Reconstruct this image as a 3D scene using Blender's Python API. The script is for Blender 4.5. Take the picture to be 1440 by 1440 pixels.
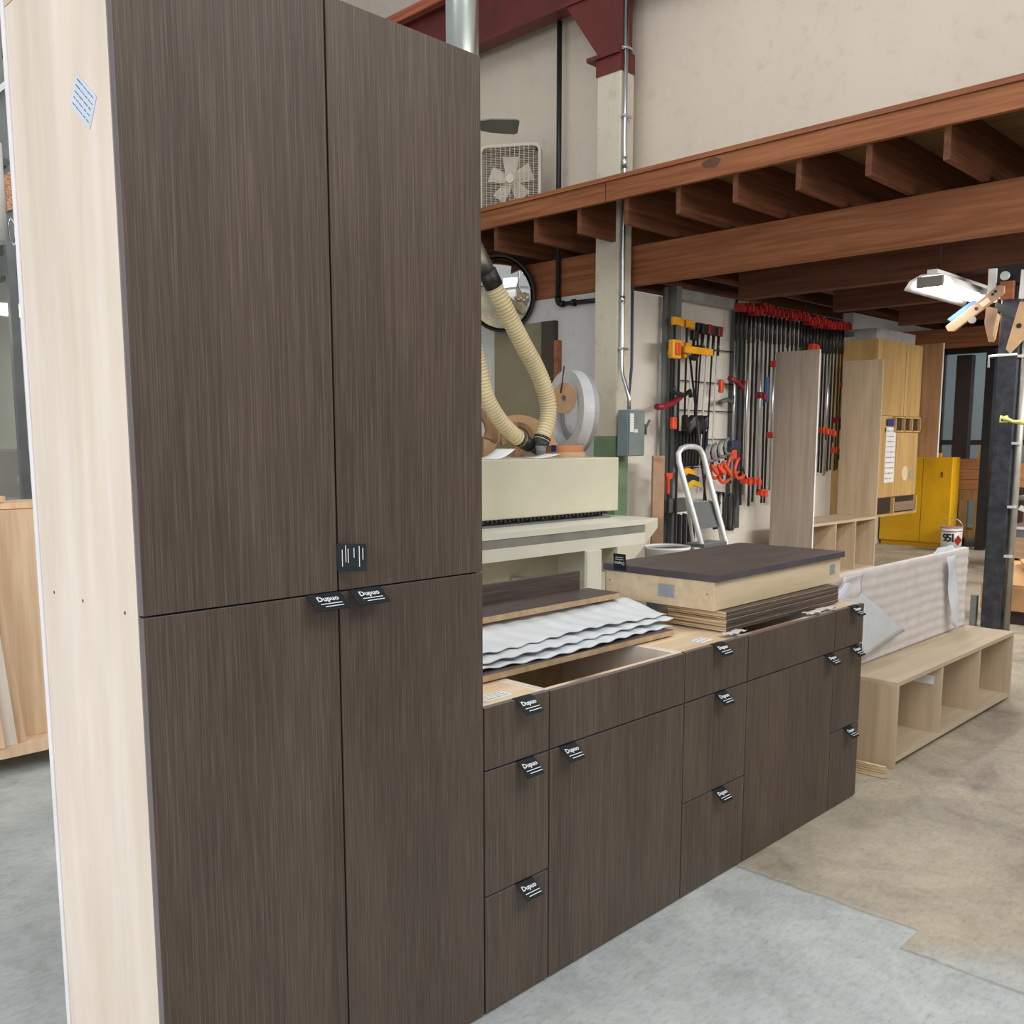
import bpy, bmesh, math, random
from mathutils import Vector, Matrix
random.seed(7)
R = math.radians
PI = math.pi
for o in list(bpy.data.objects): bpy.data.objects.remove(o, do_unlink=True)
scn = bpy.context.scene
COL = scn.collection

# ------------------------------------------------------------------ camera, world, lights, exposure
YAW, PIT, ROL, FPX, CY = R(45.5543), R(7.5104), R(-0.0113), 1327.8, 796.1
CAM = Vector((-1.6748, -1.7496, 1.5750))
fw = Vector((math.sin(YAW)*math.cos(PIT), math.cos(YAW)*math.cos(PIT), -math.sin(PIT)))
rt = fw.cross(Vector((0, 0, 1))).normalized(); upv = rt.cross(fw)
rt, upv = rt*math.cos(ROL)+upv*math.sin(ROL), -rt*math.sin(ROL)+upv*math.cos(ROL)
cd = bpy.data.cameras.new('camera'); cam = bpy.data.objects.new('camera', cd); COL.objects.link(cam)
M = Matrix((rt, upv, -fw)).transposed().to_4x4(); M.translation = CAM
cam.matrix_world = M
cd.sensor_fit = 'HORIZONTAL'; cd.sensor_width = 36; cd.lens = FPX/1440*36
cd.shift_y = (CY-720)/1440.0
cd.clip_start = .05; cd.clip_end = 200
scn.camera = cam

w = bpy.data.worlds.new('world'); scn.world = w; w.use_nodes = True
bg = w.node_tree.nodes['Background']; bg.inputs[0].default_value = (0.93, 0.97, 1.0, 1); bg.inputs[1].default_value = 0.44

def area(name, loc, target, sx, sy, power, col=(1, 1, 1), spread=180):
    l = bpy.data.lights.new(name, 'AREA'); l.shape = 'RECTANGLE'; l.size = sx; l.size_y = sy; l.energy = power; l.color = col; l.spread = R(spread)
    o = bpy.data.objects.new(name, l); COL.objects.link(o); o.location = loc
    d = Vector(target)-Vector(loc); o.rotation_euler = d.to_track_quat('-Z', 'Y').to_euler()
    return o
area('daylight_left', (-7.5, -1.5, 3.2), (0, 0, 1.1), 7, 4, 420, (0.98, 0.99, 1.0))
area('overhead_front', (1.5, -4.5, 6.6), (2.5, 0.5, 0), 7, 3, 330, (1.0, 0.98, 0.95))  # unseen overhead area lights; no roof openings are modelled
area('overhead_mid', (2.0, 2.5, 6.9), (2.4, 2.8, 0), 4, 3, 110, (1.0, 0.98, 0.95))
area('overhead_far', (9.0, -4.5, 5.5), (9.5, 2.5, 0.3), 7, 3, 120, (1.0, 0.97, 0.92))
area('bay_fill', (7.3, -1.6, 2.85), (8.6, 3.8, -0.3), 5.0, .5, 105, (1.0, 0.95, 0.88), 110)  # unseen fill light added to brighten the clamp wall
area('bay_fill_far', (12.0, 0.2, 2.8), (12.9, 3.0, -0.3), 2.5, .5, 60, (1.0, 0.96, 0.9), 120)  # another unseen fill, added for the dark far end of the bay

vs = scn.view_settings
scn.display_settings.display_device = 'sRGB'
vs.view_transform = 'Standard'; vs.look = 'None'; vs.gamma = 1; vs.exposure = 0.0; vs.use_curve_mapping = False

# ------------------------------------------------------------------ helpers
def at(px, py, ax, v):
    d = fw+rt*(px-720)/FPX-upv*(py-CY)/FPX
    k = 'XYZ'.index(ax)
    return CAM+d*((v-CAM[k])/d[k])

def lin(c):
    return tuple(((x/255)/12.92 if x/255 <= .04045 else ((x/255+.055)/1.055)**2.4) for x in c)+(1,)

MATS = {}
def base(name, rough=.5, metal=0., spec=.5):
    m = bpy.data.materials.new(name); m.use_nodes = True; MATS[name] = m
    nt = m.node_tree; b = nt.nodes['Principled BSDF']
    b.inputs['Roughness'].default_value = rough; b.inputs['Metallic'].default_value = metal
    b.inputs['Specular IOR Level'].default_value = spec
    return m, nt, b

def coords(nt, scale, space='Object', rnd=True):
    tc = nt.nodes.new('ShaderNodeTexCoord'); mp = nt.nodes.new('ShaderNodeMapping')
    mp.inputs['Scale'].default_value = scale
    if space == 'World':
        g = nt.nodes.new('ShaderNodeNewGeometry'); nt.links.new(g.outputs['Position'], mp.inputs['Vector'])
    else:
        src = tc.outputs['Object']
        if rnd:
            oi = nt.nodes.new('ShaderNodeObjectInfo'); ad = nt.nodes.new('ShaderNodeVectorMath'); ad.operation = 'ADD'
            mu = nt.nodes.new('ShaderNodeMath'); mu.operation = 'MULTIPLY'; mu.inputs[1].default_value = 7.3
            nt.links.new(oi.outputs['Random'], mu.inputs[0]); nt.links.new(src, ad.inputs[0]); nt.links.new(mu.outputs[0], ad.inputs[1])
            src = ad.outputs[0]
        nt.links.new(src, mp.inputs['Vector'])
    return mp.outputs['Vector']

def noise(nt, vec, scale, detail=3, rough=.55, dist=0.):
    n = nt.nodes.new('ShaderNodeTexNoise'); n.inputs['Scale'].default_value = scale; n.inputs['Detail'].default_value = detail
    n.inputs['Roughness'].default_value = rough; n.inputs['Distortion'].default_value = dist
    nt.links.new(vec, n.inputs['Vector']); return n.outputs['Fac']

def ramp(nt, fac, stops):
    r = nt.nodes.new('ShaderNodeValToRGB'); nt.links.new(fac, r.inputs['Fac'])
    e = r.color_ramp.elements
    e[0].position = stops[0][0]; e[0].color = lin(stops[0][1]) if len(stops[0][1]) == 3 else stops[0][1]
    e[1].position = stops[-1][0]; e[1].color = lin(stops[-1][1])
    for p, c in stops[1:-1]:
        q = e.new(p); q.color = lin(c)
    return r.outputs['Color']

def mixc(nt, fac, a, b, mode='MIX'):
    m = nt.nodes.new('ShaderNodeMix'); m.data_type = 'RGBA'; m.blend_type = mode
    if isinstance(fac, (int, float)): m.inputs['Factor'].default_value = fac
    else: nt.links.new(fac, m.inputs['Factor'])
    for s, v in ((m.inputs[6], a), (m.inputs[7], b)):
        if isinstance(v, tuple): s.default_value = lin(v)
        else: nt.links.new(v, s)
    return m.outputs[2]

def bump(nt, b, fac, st=.2, dist=.002):
    n = nt.nodes.new('ShaderNodeBump'); n.inputs['Strength'].default_value = st; n.inputs['Distance'].default_value = dist
    nt.links.new(fac, n.inputs['Height']); nt.links.new(n.outputs[0], b.inputs['Normal'])

def plain(name, c, rough=.5, metal=0., var=.06, sc=6., spec=.5, space='Object'):
    m, nt, b = base(name, rough, metal, spec)
    v = coords(nt, (sc, sc, sc), space)
    f = noise(nt, v, 1.0, 4)
    lo = tuple(max(0, x*(1-var*1.4)) for x in c); hi = tuple(min(255, x*(1+var)) for x in c)
    nt.links.new(ramp(nt, f, [(.3, lo), (.7, hi)]), b.inputs['Base Color'])
    return m

def wood(name, c1, c2, c3, axis='Z', fine=120., lo=2.5, rough=.55, blotch=.25, spec=.35, bm_=.15, cb=None):
    m, nt, b = base(name, rough, 0, spec)
    k = 'XYZ'.index(axis)
    s1 = [fine]*3; s1[k] = lo; s2 = [5.]*3; s2[k] = .7
    v1 = coords(nt, s1); v2 = coords(nt, s2)
    f1 = noise(nt, v1, 1.0, 3, .6, .25); f2 = noise(nt, v2, 1.0, 3, .5, .6)
    col = ramp(nt, f1, [(.32, c1), (.5, c2), (.68, c3)])
    col2 = ramp(nt, f2, [(.3, cb or tuple(x*.8 for x in c2)), (.7, c3)])
    nt.links.new(mixc(nt, blotch, col, col2), b.inputs['Base Color'])
    bump(nt, b, f1, bm_, .001)
    return m

# dark fronts: brushed veneer with narrow upright grain lines
DARK = wood('dark_oak_veneer', (56, 45, 38), (78, 65, 56), (106, 91, 79), 'Z', 420., 5., .5, .32, .4, .3, (70, 58, 51))
DARKX = wood('dark_oak_veneer_flat', (60, 51, 46), (82, 71, 65), (104, 92, 85), 'X', 150., 4., .45, .3, .5, .2)
DARKE = plain('dark_edge_band', (108, 100, 104), .4, 0, .04)
FIRD = wood('shade_dark_fir', (62, 34, 22), (82, 47, 31), (100, 60, 40), 'Y', 30., 1.2, .65, .3, .3, .15)  # fir darkened in colour to stand for shade under the mezzanine
BIRCH = wood('birch_plywood', (224, 206, 187), (232, 216, 200), (240, 228, 216), 'Z', 12., 1.1, .5, .35, .4, .02)
BIRCHX = wood('birch_plywood_lengthwise', (206, 180, 144), (222, 199, 164), (234, 214, 184), 'X', 16., 1.5, .5, .3, .4, .03)
DECK = wood('deck_underside', (96, 70, 44), (116, 88, 56), (134, 104, 70), 'Y', 16., 1.5, .6)
PLYY = wood('plywood_crosswise', (190, 160, 118), (206, 178, 136), (220, 196, 158), 'Y', 16., 1.5, .5, .3, .4, .03)
OAKL = wood('light_oak_laminate', (190, 170, 140), (200, 181, 153), (210, 193, 166), 'X', 28., 1.6, .55, .4, .3, .08)
OAKZ = wood('light_oak_laminate_upright', (180, 158, 128), (193, 171, 142), (204, 184, 156), 'Z', 26., 1.0, .55, .45, .3, .08)
GREYOAK = wood('grey_oak_laminate', (140, 124, 110), (158, 143, 129), (174, 160, 146), 'Z', 30., 1.2, .55, .5, .3, .05)
FIR = wood('fir_timber', (112, 64, 38), (142, 86, 54), (166, 108, 72), 'Y', 30., 1.2, .6, .35, .3, .15)
FIRX = wood('fir_joist', (76, 42, 26), (98, 58, 37), (120, 76, 50), 'X', 34., 1.2, .65, .3, .3, .15)  # joist fir toned down, shade below the deck put into the colour
MAPLE = wood('old_maple_ply', (176, 138, 82), (196, 158, 100), (210, 174, 118), 'Z', 12., 1.0, .5, .5, .35, .04)
LUMBER = wood('raw_lumber', (212, 174, 136), (226, 192, 156), (236, 208, 176), 'Z', 30., 1.5, .6, .3, .3, .1)
LUMBERX = wood('raw_lumber_long', (170, 110, 68), (190, 130, 84), (206, 150, 102), 'Y', 30., 1.5, .6, .3, .3, .1)
MDF = plain('brown_fibreboard', (166, 134, 108), .6, 0, .05)
TAN = plain('tan_edge', (184, 156, 122), .6, 0, .08, 30)
CARD = plain('cardboard', (184, 142, 96), .75, 0, .07)
BLACKGAP = plain('gap_shade_black', (22, 16, 12), .8)  # near-black that paints the shade inside gaps between cabinet fronts
TAG = plain('black_pull_tag', (28, 35, 39), .6, 0, .08, 40, .25)
INK = plain('white_ink', (228, 232, 234), .5, 0, .01)
INKB = plain('black_ink', (40, 40, 44), .6, 0, .01)
INKG = plain('grey_print', (104, 108, 120), .6, 0, .01)
PAPER = plain('paper_label', (226, 226, 224), .6, 0, .02)
PAPERB = plain('pale_blue_label', (204, 214, 230), .6, 0, .02)
WHITE = plain('white_edge', (238, 234, 236), .5, 0, .02)
CREAM = plain('cream_enamel', (206, 202, 180), .38, 0, .03, 2)
CREAM2 = plain('pale_enamel', (216, 214, 200), .38, 0, .03, 2)
GREYM = plain('grey_enamel', (112, 116, 116), .45, .1, .06)
GREYD = plain('dark_grey_steel', (82, 86, 86), .5, .2, .08)
BOXG = plain('switch_box_grey', (116, 124, 122), .5, .1, .05)
BOXB = plain('switch_box_blue_grey', (122, 140, 148), .5, .1, .05)
STEELBLK = plain('black_painted_steel', (50, 52, 58), .42, .3, .22, 14)
BLK = plain('black_plastic', (26, 26, 28), .45, 0, .1)
BARBLK = plain('blackened_bar', (40, 41, 44), .4, .5, .15)
CHROME = plain('zinc_pipe', (196, 204, 210), .28, 1., .04)
DUCTM = plain('galvanised_duct', (200, 206, 200), .26, .95, .04, 2)
ALU = plain('aluminium', (204, 206, 204), .42, .45, .05)
REDP = plain('red_cast_iron', (168, 36, 26), .4, 0, .1)
REDD = plain('dark_red_clamp', (128, 24, 34), .45, 0, .1)
ORNG = plain('orange_red_clamp', (206, 70, 40), .45, 0, .1)
YEL = plain('yellow_clamp', (226, 158, 22), .45, 0, .06)
YELC = plain('yellow_enamel', (214, 162, 10), .4, 0, .05, 2)
OXRED = plain('oxide_red_steel', (96, 34, 28), .55, 0, .12, 3)
GREEN = plain('green_paint', (108, 134, 104), .5, 0, .06)
GREEND = plain('dark_green_paint', (52, 82, 62), .5, 0, .06)
TEAL = plain('faded_teal_paint', (96, 118, 116), .6, 0, .06)
BLUET = plain('blue_tape', (44, 58, 120), .5, 0, .05)
BLUEP = plain('blue_strip', (66, 104, 158), .5, 0, .05)
FOAM = plain('white_foam_sheet', (212, 217, 220), .55, 0, .025, 10)
FOAMP = plain('foam_wrap', (218, 210, 206), .5, 0, .03, 12)
RINGG = plain('grey_edge_tape', (188, 190, 192), .4, 0, .04)
TANR = plain('tan_veneer_roll', (190, 154, 116), .55, 0, .05)
COPR = plain('copper_tan_roll', (188, 124, 84), .5, 0, .05)
BROWNP = wood('worn_veneer_coils', (112, 82, 58), (150, 116, 86), (176, 142, 110), 'Z', 20., 2, .6, .3)
OLIVE = plain('olive_door_panel', (122, 116, 92), .6, 0, .05, 2)
RIB = plain('pale_rib', (138, 140, 140), .6, 0, .04)
RUBBER = plain('ribbed_grey_rubber', (86, 88, 90), .7, 0, .08, 60)
LEAFD = plain('dark_brown_gap_shade_and_pallet', (56, 44, 38), .5, 0, .08)
WHT = plain('white_enamel', (226, 226, 224), .4, 0, .03)
FANC = plain('aged_fan_plastic', (196, 186, 170), .45, 0, .05)
FANB = plain('fan_blade_grey', (104, 110, 104), .4, 0, .05)
RAG = plain('shop_rag', (206, 198, 190), .8, 0, .1, 20)
ROPE = plain('yellow_strap', (212, 210, 120), .6, 0, .08)
REDL = plain('red_print', (170, 24, 30), .5, 0, .03)
SKYP = plain('added_pale_blue_backing', (168, 182, 190), .6, 0, .03, 1)

def glass_mat():
    m, nt, b = base('window_glass', .04, 0, .5)
    b.inputs['Base Color'].default_value = (.82, .86, .84, 1); b.inputs['Transmission Weight'].default_value = .9; b.inputs['IOR'].default_value = 1.45
    return m
GLASS = glass_mat()
def mirror_mat():
    m, nt, b = base('mirror_silver', .05, 1., .5)
    b.inputs['Base Color'].default_value = (.9, .9, .88, 1); return m
MIRR = mirror_mat()
def poly_mat():
    m, nt, b = base('clear_bin_liner', .25, 0, .5)
    b.inputs['Base Color'].default_value = (.85, .88, .9, 1); b.inputs['Alpha'].default_value = .45; return m
LINER = poly_mat()
def emit_mat(name, c, s):
    m, nt, b = base(name, .5)
    b.inputs['Base Color'].default_value = lin(c); b.inputs['Emission Color'].default_value = lin(c); b.inputs['Emission Strength'].default_value = s
    return m
TUBE = emit_mat('fluorescent_tube', (255, 250, 245), 14.)

def osb():
    m, nt, b = base('strand_board', .7)
    v = coords(nt, (30, 30, 60)); n = nt.nodes.new('ShaderNodeTexVoronoi'); n.inputs['Scale'].default_value = 1.5
    nt.links.new(v, n.inputs['Vector'])
    nt.links.new(ramp(nt, n.outputs['Distance'], [(.1, (222, 178, 142)), (.8, (164, 110, 78))]), b.inputs['Base Color']); return m
OSB = osb()

def plyedge():   # visible veneer layers on cut plywood edges
    m, nt, b = base('plywood_cut_edge', .65)
    v = coords(nt, (3, 3, 360)); f = noise(nt, v, 1., 1)
    nt.links.new(ramp(nt, f, [(.4, (150, 118, 82)), (.58, (222, 200, 166))]), b.inputs['Base Color']); return m
PLYE = plyedge()

def wallmat(name, c, c2, streak=.3, sc=1.2):
    m, nt, b = base(name, .85, 0, .25)
    v = coords(nt, (sc, sc, sc*.5), 'World'); f = noise(nt, v, 1., 6, .6)
    v2 = coords(nt, (9, 9, 9), 'World'); f2 = noise(nt, v2, 1., 5, .65)
    a = ramp(nt, f, [(.3, c2), (.65, c)])
    g = ramp(nt, f2, [(.28, tuple(x*.86 for x in c2)), (.45, c), (1., c)])
    nt.links.new(mixc(nt, streak, a, g), b.inputs['Base Color']); bump(nt, b, f2, .12, .004); return m
BEIGE = wallmat('painted_concrete_beige', (212, 200, 185), (204, 192, 177))
WALLW = wallmat('whitewashed_wall', (214, 208, 198), (196, 190, 180))
WALLG = wallmat('grey_white_wall', (204, 204, 204), (184, 184, 184))
COLC = wallmat('old_painted_concrete', (206, 198, 180), (186, 178, 160), .5, 2.5)

def floormat():
    m, nt, b = base('worn_concrete_floor', .55, 0, .35)
    g = nt.nodes.new('ShaderNodeNewGeometry'); sx = nt.nodes.new('ShaderNodeSeparateXYZ'); nt.links.new(g.outputs['Position'], sx.inputs[0])
    v = coords(nt, (1., 1., 1.), 'World'); vd = coords(nt, (7, 7, 7), 'World'); vf = coords(nt, (26, 60, 26), 'World')
    f1 = noise(nt, v, 1.6, 8, .66, .8); f2 = noise(nt, vd, 1., 8, .7, .6); f3 = noise(nt, vf, 1., 5, .7)
    tan = ramp(nt, f1, [(.32, (142, 132, 120)), (.47, (172, 162, 146)), (.60, (188, 177, 158)), (.75, (204, 192, 170))])
    blu = ramp(nt, f1, [(.3, (168, 174, 174)), (.5, (186, 192, 192)), (.72, (204, 208, 204))])
    # joint between the two pours: x about 1.31, stepping to 1.15 nearer the front
    nm = nt.nodes.new('ShaderNodeMath'); nm.operation = 'MULTIPLY_ADD'; nt.links.new(f2, nm.inputs[0]); nm.inputs[1].default_value = .05; nt.links.new(sx.outputs['X'], nm.inputs[2])
    st = nt.nodes.new('ShaderNodeMath'); st.operation = 'GREATER_THAN'; nt.links.new(sx.outputs['Y'], st.inputs[0]); st.inputs[1].default_value = -.67
    th = nt.nodes.new('ShaderNodeMath'); th.operation = 'MULTIPLY_ADD'; nt.links.new(st.outputs[0], th.inputs[0]); th.inputs[1].default_value = .15; th.inputs[2].default_value = 1.185
    df = nt.nodes.new('ShaderNodeMath'); df.operation = 'SUBTRACT'; nt.links.new(nm.outputs[0], df.inputs[0]); nt.links.new(th.outputs[0], df.inputs[1])
    mr = nt.nodes.new('ShaderNodeMapRange'); mr.inputs['From Min'].default_value = -.02
    wd = nt.nodes.new('ShaderNodeMapRange'); wd.inputs['From Min'].default_value = -.95; wd.inputs['From Max'].default_value = -.68; wd.inputs['To Min'].default_value = .34; wd.inputs['To Max'].default_value = .03
    nt.links.new(sx.outputs['Y'], wd.inputs['Value']); nt.links.new(wd.outputs[0], mr.inputs['From Max']); nt.links.new(df.outputs[0], mr.inputs['Value'])
    c = mixc(nt, mr.outputs[0], blu, tan)
    ab = nt.nodes.new('ShaderNodeMath'); ab.operation = 'ABSOLUTE'; nt.links.new(df.outputs[0], ab.inputs[0])
    mr2 = nt.nodes.new('ShaderNodeMapRange'); mr2.inputs['From Min'].default_value = .002; mr2.inputs['From Max'].default_value = .012; mr2.inputs['To Min'].default_value = .45; mr2.inputs['To Max'].default_value = 0.
    nt.links.new(ab.outputs[0], mr2.inputs['Value'])
    c = mixc(nt, mr2.outputs[0], c, (128, 116, 98))
    sp = ramp(nt, f3, [(.28, (176, 174, 170)), (.44, (236, 235, 232)), (.62, (255, 255, 255)), (.78, (255, 255, 255))])
    c = mixc(nt, .55, c, sp, 'MULTIPLY')
    sp2 = ramp(nt, f2, [(.3, (216, 214, 210)), (.55, (255, 255, 255))])
    c = mixc(nt, .6, c, sp2, 'MULTIPLY')
    nt.links.new(c, b.inputs['Base Color']); bump(nt, b, f2, .15, .004)
    return m
FLOOR = floormat()

def hosemat():
    return plain('cream_corrugated_hose', (206, 190, 150), .5, 0, .05)
HOSE = hosemat()

class MB:
    def __init__(s): s.bm = bmesh.new()
    def hexa(s, p, mi=0):
        v = [s.bm.verts.new(q) for q in p]
        for f in ((0, 3, 2, 1), (4, 5, 6, 7), (0, 1, 5, 4), (1, 2, 6, 5), (2, 3, 7, 6), (3, 0, 4, 7)):
            s.bm.faces.new([v[i] for i in f]).material_index = mi
        return s
    def box(s, x0, x1, y0, y1, z0, z1, mi=0):
        return s.hexa([(x0, y0, z0), (x1, y0, z0), (x1, y1, z0), (x0, y1, z0), (x0, y0, z1), (x1, y0, z1), (x1, y1, z1), (x0, y1, z1)], mi)
    def prism(s, pts, vec, mi=0):    # polygon (3d pts) swept by vec
        vec = Vector(vec); a = [s.bm.verts.new(Vector(p)) for p in pts]; b = [s.bm.verts.new(Vector(p)+vec) for p in pts]
        n = len(pts)
        s.bm.faces.new(a).material_index = mi; s.bm.faces.new(b[::-1]).material_index = mi
        for i in range(n): s.bm.faces.new((a[i], b[i], b[(i+1) % n], a[(i+1) % n])).material_index = mi
        return s
    def cyl(s, p0, p1, r, r2=None, n=16, mi=0, caps=True):
        p0, p1 = Vector(p0), Vector(p1); r2 = r if r2 is None else r2
        d = (p1-p0).normalized(); a = d.orthogonal().normalized(); b = d.cross(a)
        A = [s.bm.verts.new(p0+(a*math.cos(t)+b*math.sin(t))*r) for t in [2*PI*i/n for i in range(n)]]
        B = [s.bm.verts.new(p1+(a*math.cos(t)+b*math.sin(t))*r2) for t in [2*PI*i/n for i in range(n)]]
        for i in range(n):
            f = s.bm.faces.new((A[i], A[(i+1) % n], B[(i+1) % n], B[i])); f.material_index = mi; f.smooth = True
        if caps:
            s.bm.faces.new(A[::-1]).material_index = mi; s.bm.faces.new(B).material_index = mi
        return s
    def tube(s, pts, r, n=10, mi=0, closed=False, rf=None):
        pts = [Vector(p) for p in pts]; m = len(pts); rings = []
        prev = None
        for i, p in enumerate(pts):
            if closed: d = (pts[(i+1) % m]-pts[i-1]).normalized()
            else: d = (pts[min(i+1, m-1)]-pts[max(i-1, 0)]).normalized()
            a = d.orthogonal().normalized() if prev is None else (prev-d*prev.dot(d)).normalized()
            prev = a; b = d.cross(a); rr = r if rf is None else rf(i)
            rings.append([s.bm.verts.new(p+(a*math.cos(2*PI*k/n)+b*math.sin(2*PI*k/n))*rr) for k in range(n)])
        for i in range(m if closed else m-1):
            A, B = rings[i], rings[(i+1) % m]
            for k in range(n):
                f = s.bm.faces.new((A[k], A[(k+1) % n], B[(k+1) % n], B[k])); f.material_index = mi; f.smooth = True
        if not closed:
            s.bm.faces.new(rings[0][::-1]).material_index = mi; s.bm.faces.new(rings[-1]).material_index = mi
        return s
    def ring(s, c, nrm, ro, ri, th, n=48, mi=0, a0=0, a1=2*PI):   # flat washer with thickness
        c = Vector(c); nrm = Vector(nrm).normalized(); up = Vector((0, 0, 1)) if abs(nrm.z) < .9 else Vector((1, 0, 0))
        a = (up-nrm*up.dot(nrm)).normalized(); b = nrm.cross(a); V = []
        full = abs(a1-a0-2*PI) < 1e-6; m = n if full else n+1
        for i in range(m):
            t = a0+(a1-a0)*i/n; d = a*math.cos(t)+b*math.sin(t)
            V.append([s.bm.verts.new(c+d*q+nrm*h) for q, h in ((ri, -th/2), (ro, -th/2), (ro, th/2), (ri, th/2))])
        for i in range(m if full else m-1):
            A, B = V[i], V[(i+1) % m]
            for k in range(4):
                f = s.bm.faces.new((A[k], A[(k+1) % 4], B[(k+1) % 4], B[k])); f.material_index = mi
        if not full:
            s.bm.faces.new(V[0]).material_index = mi; s.bm.faces.new(V[-1][::-1]).material_index = mi
        return s
    def grid(s, fn, nu, nv, th=None, mi=0):  # fn(u,v)->point ; optional thickness vector
        top = [[s.bm.verts.new(fn(i/nu, j/nv)) for j in range(nv+1)] for i in range(nu+1)]
        for i in range(nu):
            for j in range(nv):
                f = s.bm.faces.new((top[i][j], top[i+1][j], top[i+1][j+1], top[i][j+1])); f.material_index = mi; f.smooth = True
        if th is not None:
            th = Vector(th)
            bot = [[s.bm.verts.new(Vector(fn(i/nu, j/nv))-th) for j in range(nv+1)] for i in range(nu+1)]
            for i in range(nu):
                for j in range(nv):
                    f = s.bm.faces.new((bot[i][j+1], bot[i+1][j+1], bot[i+1][j], bot[i][j])); f.material_index = mi; f.smooth = True
            for i in range(nu):
                for j in (0, nv):
                    s.bm.faces.new((top[i][j], bot[i][j], bot[i+1][j], top[i+1][j])).material_index = mi
            for j in range(nv):
                for i in (0, nu):
                    s.bm.faces.new((top[i][j], top[i][j+1], bot[i][j+1], bot[i][j])).material_index = mi
        return s
    def dome(s, c, nrm, r, h, n=40, m=10, mi=0):
        c = Vector(c); nrm = Vector(nrm).normalized(); a = nrm.orthogonal().normalized(); b = nrm.cross(a); rows = []
        for j in range(1, m+1):
            q = j/m; rows.append([s.bm.verts.new(c+nrm*h*(1-q*q)+(a*math.cos(2*PI*i/n)+b*math.sin(2*PI*i/n))*r*q) for i in range(n)])
        top = s.bm.verts.new(c+nrm*h)
        for i in range(n):
            f = s.bm.faces.new((top, rows[0][i], rows[0][(i+1) % n])); f.smooth = True; f.material_index = mi
        for j in range(m-1):
            for i in range(n):
                f = s.bm.faces.new((rows[j][i], rows[j+1][i], rows[j+1][(i+1) % n], rows[j][(i+1) % n])); f.smooth = True; f.material_index = mi
        s.bm.faces.new(rows[-1][::-1]).material_index = mi
        return s
    def text(s, body, size, mat4, mi=0, ext=.0004, font_shear=0., bold=0.):
        cu = bpy.data.curves.new('t', 'FONT'); cu.body = body; cu.size = size; cu.extrude = ext; cu.shear = font_shear; cu.offset = bold; cu.align_x = 'CENTER'; cu.align_y = 'CENTER'
        cu.resolution_u = 2
        o = bpy.data.objects.new('t', cu); COL.objects.link(o)
        dg = bpy.context.evaluated_depsgraph_get(); me = bpy.data.meshes.new_from_object(o.evaluated_get(dg))
        me.transform(mat4)
        n0 = len(s.bm.faces); s.bm.from_mesh(me); s.bm.faces.ensure_lookup_table()
        for f in s.bm.faces[n0:]: f.material_index = mi
        bpy.data.objects.remove(o, do_unlink=True); bpy.data.curves.remove(cu); bpy.data.meshes.remove(me)
        return s
    def xf(s, mat4):
        bmesh.ops.transform(s.bm, matrix=mat4, verts=s.bm.verts); return s
    def build(s, name, mats, parent=None, loc=(0, 0, 0), bevel=0., rot=None):
        bmesh.ops.recalc_face_normals(s.bm, faces=s.bm.faces)
        me = bpy.data.meshes.new(name); s.bm.to_mesh(me); s.bm.free()
        for m in (mats if isinstance(mats, (list, tuple)) else [mats]): me.materials.append(m)
        o = bpy.data.objects.new(name, me); COL.objects.link(o); o.location = loc
        if rot: o.rotation_euler = rot
        if parent: o.parent = parent
        if bevel:
            b = o.modifiers.new('bevel', 'BEVEL'); b.width = bevel; b.segments = 2; b.limit_method = 'ANGLE'; b.angle_limit = R(40)
        return o

def tag(o, label, cat, group=None, kind=None):
    o['label'] = label; o['category'] = cat
    if group: o['group'] = group
    if kind: o['kind'] = kind
    return o
def thing(name, label, cat, loc=(0, 0, 0), rot=(0, 0, 0), group=None):
    o = bpy.data.objects.new(name, None); COL.objects.link(o); o.location = loc; o.rotation_euler = rot; o.empty_display_size = .1
    return tag(o, label, cat, group)
def struct(o): o['kind'] = 'structure'; return o
def kids(o): return [c for c in bpy.data.objects if c.parent == o]
def copy_tree(o, parent=None):
    ch = kids(o); c = o.copy(); COL.objects.link(c)
    if parent: c.parent = parent
    for k in ch: copy_tree(k, c)
    return c
def T(x, y, z): return Matrix.Translation((x, y, z))
def frame_m(o, x, y):      # matrix whose x,y axes lie along the given world directions
    x = Vector(x).normalized(); y = Vector(y).normalized(); z = x.cross(y).normalized(); y = z.cross(x)
    m = Matrix((x, y, z)).transposed().to_4x4(); m.translation = Vector(o); return m
def sticker(name, o, x, y, w_, h_, parent, mat=None, rows=5, seed=0, thick=.0012):
    rnd = random.Random(seed); b = MB(); b.box(-w_/2, w_/2, -h_/2, h_/2, 0, thick)
    for r_ in range(rows):
        yy = h_/2-h_*(r_+.7)/(rows+.5); x0 = -w_*.42
        while x0 < w_*.35:
            ww = w_*rnd.uniform(.05, .2); hh = h_/(rows*6.5)*rnd.uniform(.7, 1.3)
            b.box(x0, min(x0+ww, w_*.42), yy-hh/2, yy+hh/2, thick, thick+.0004, 1); x0 += ww+w_*rnd.uniform(.02, .06)
    b.xf(frame_m(o, x, y))
    return b.build(name, [mat or PAPER, INKG], parent)

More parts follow.
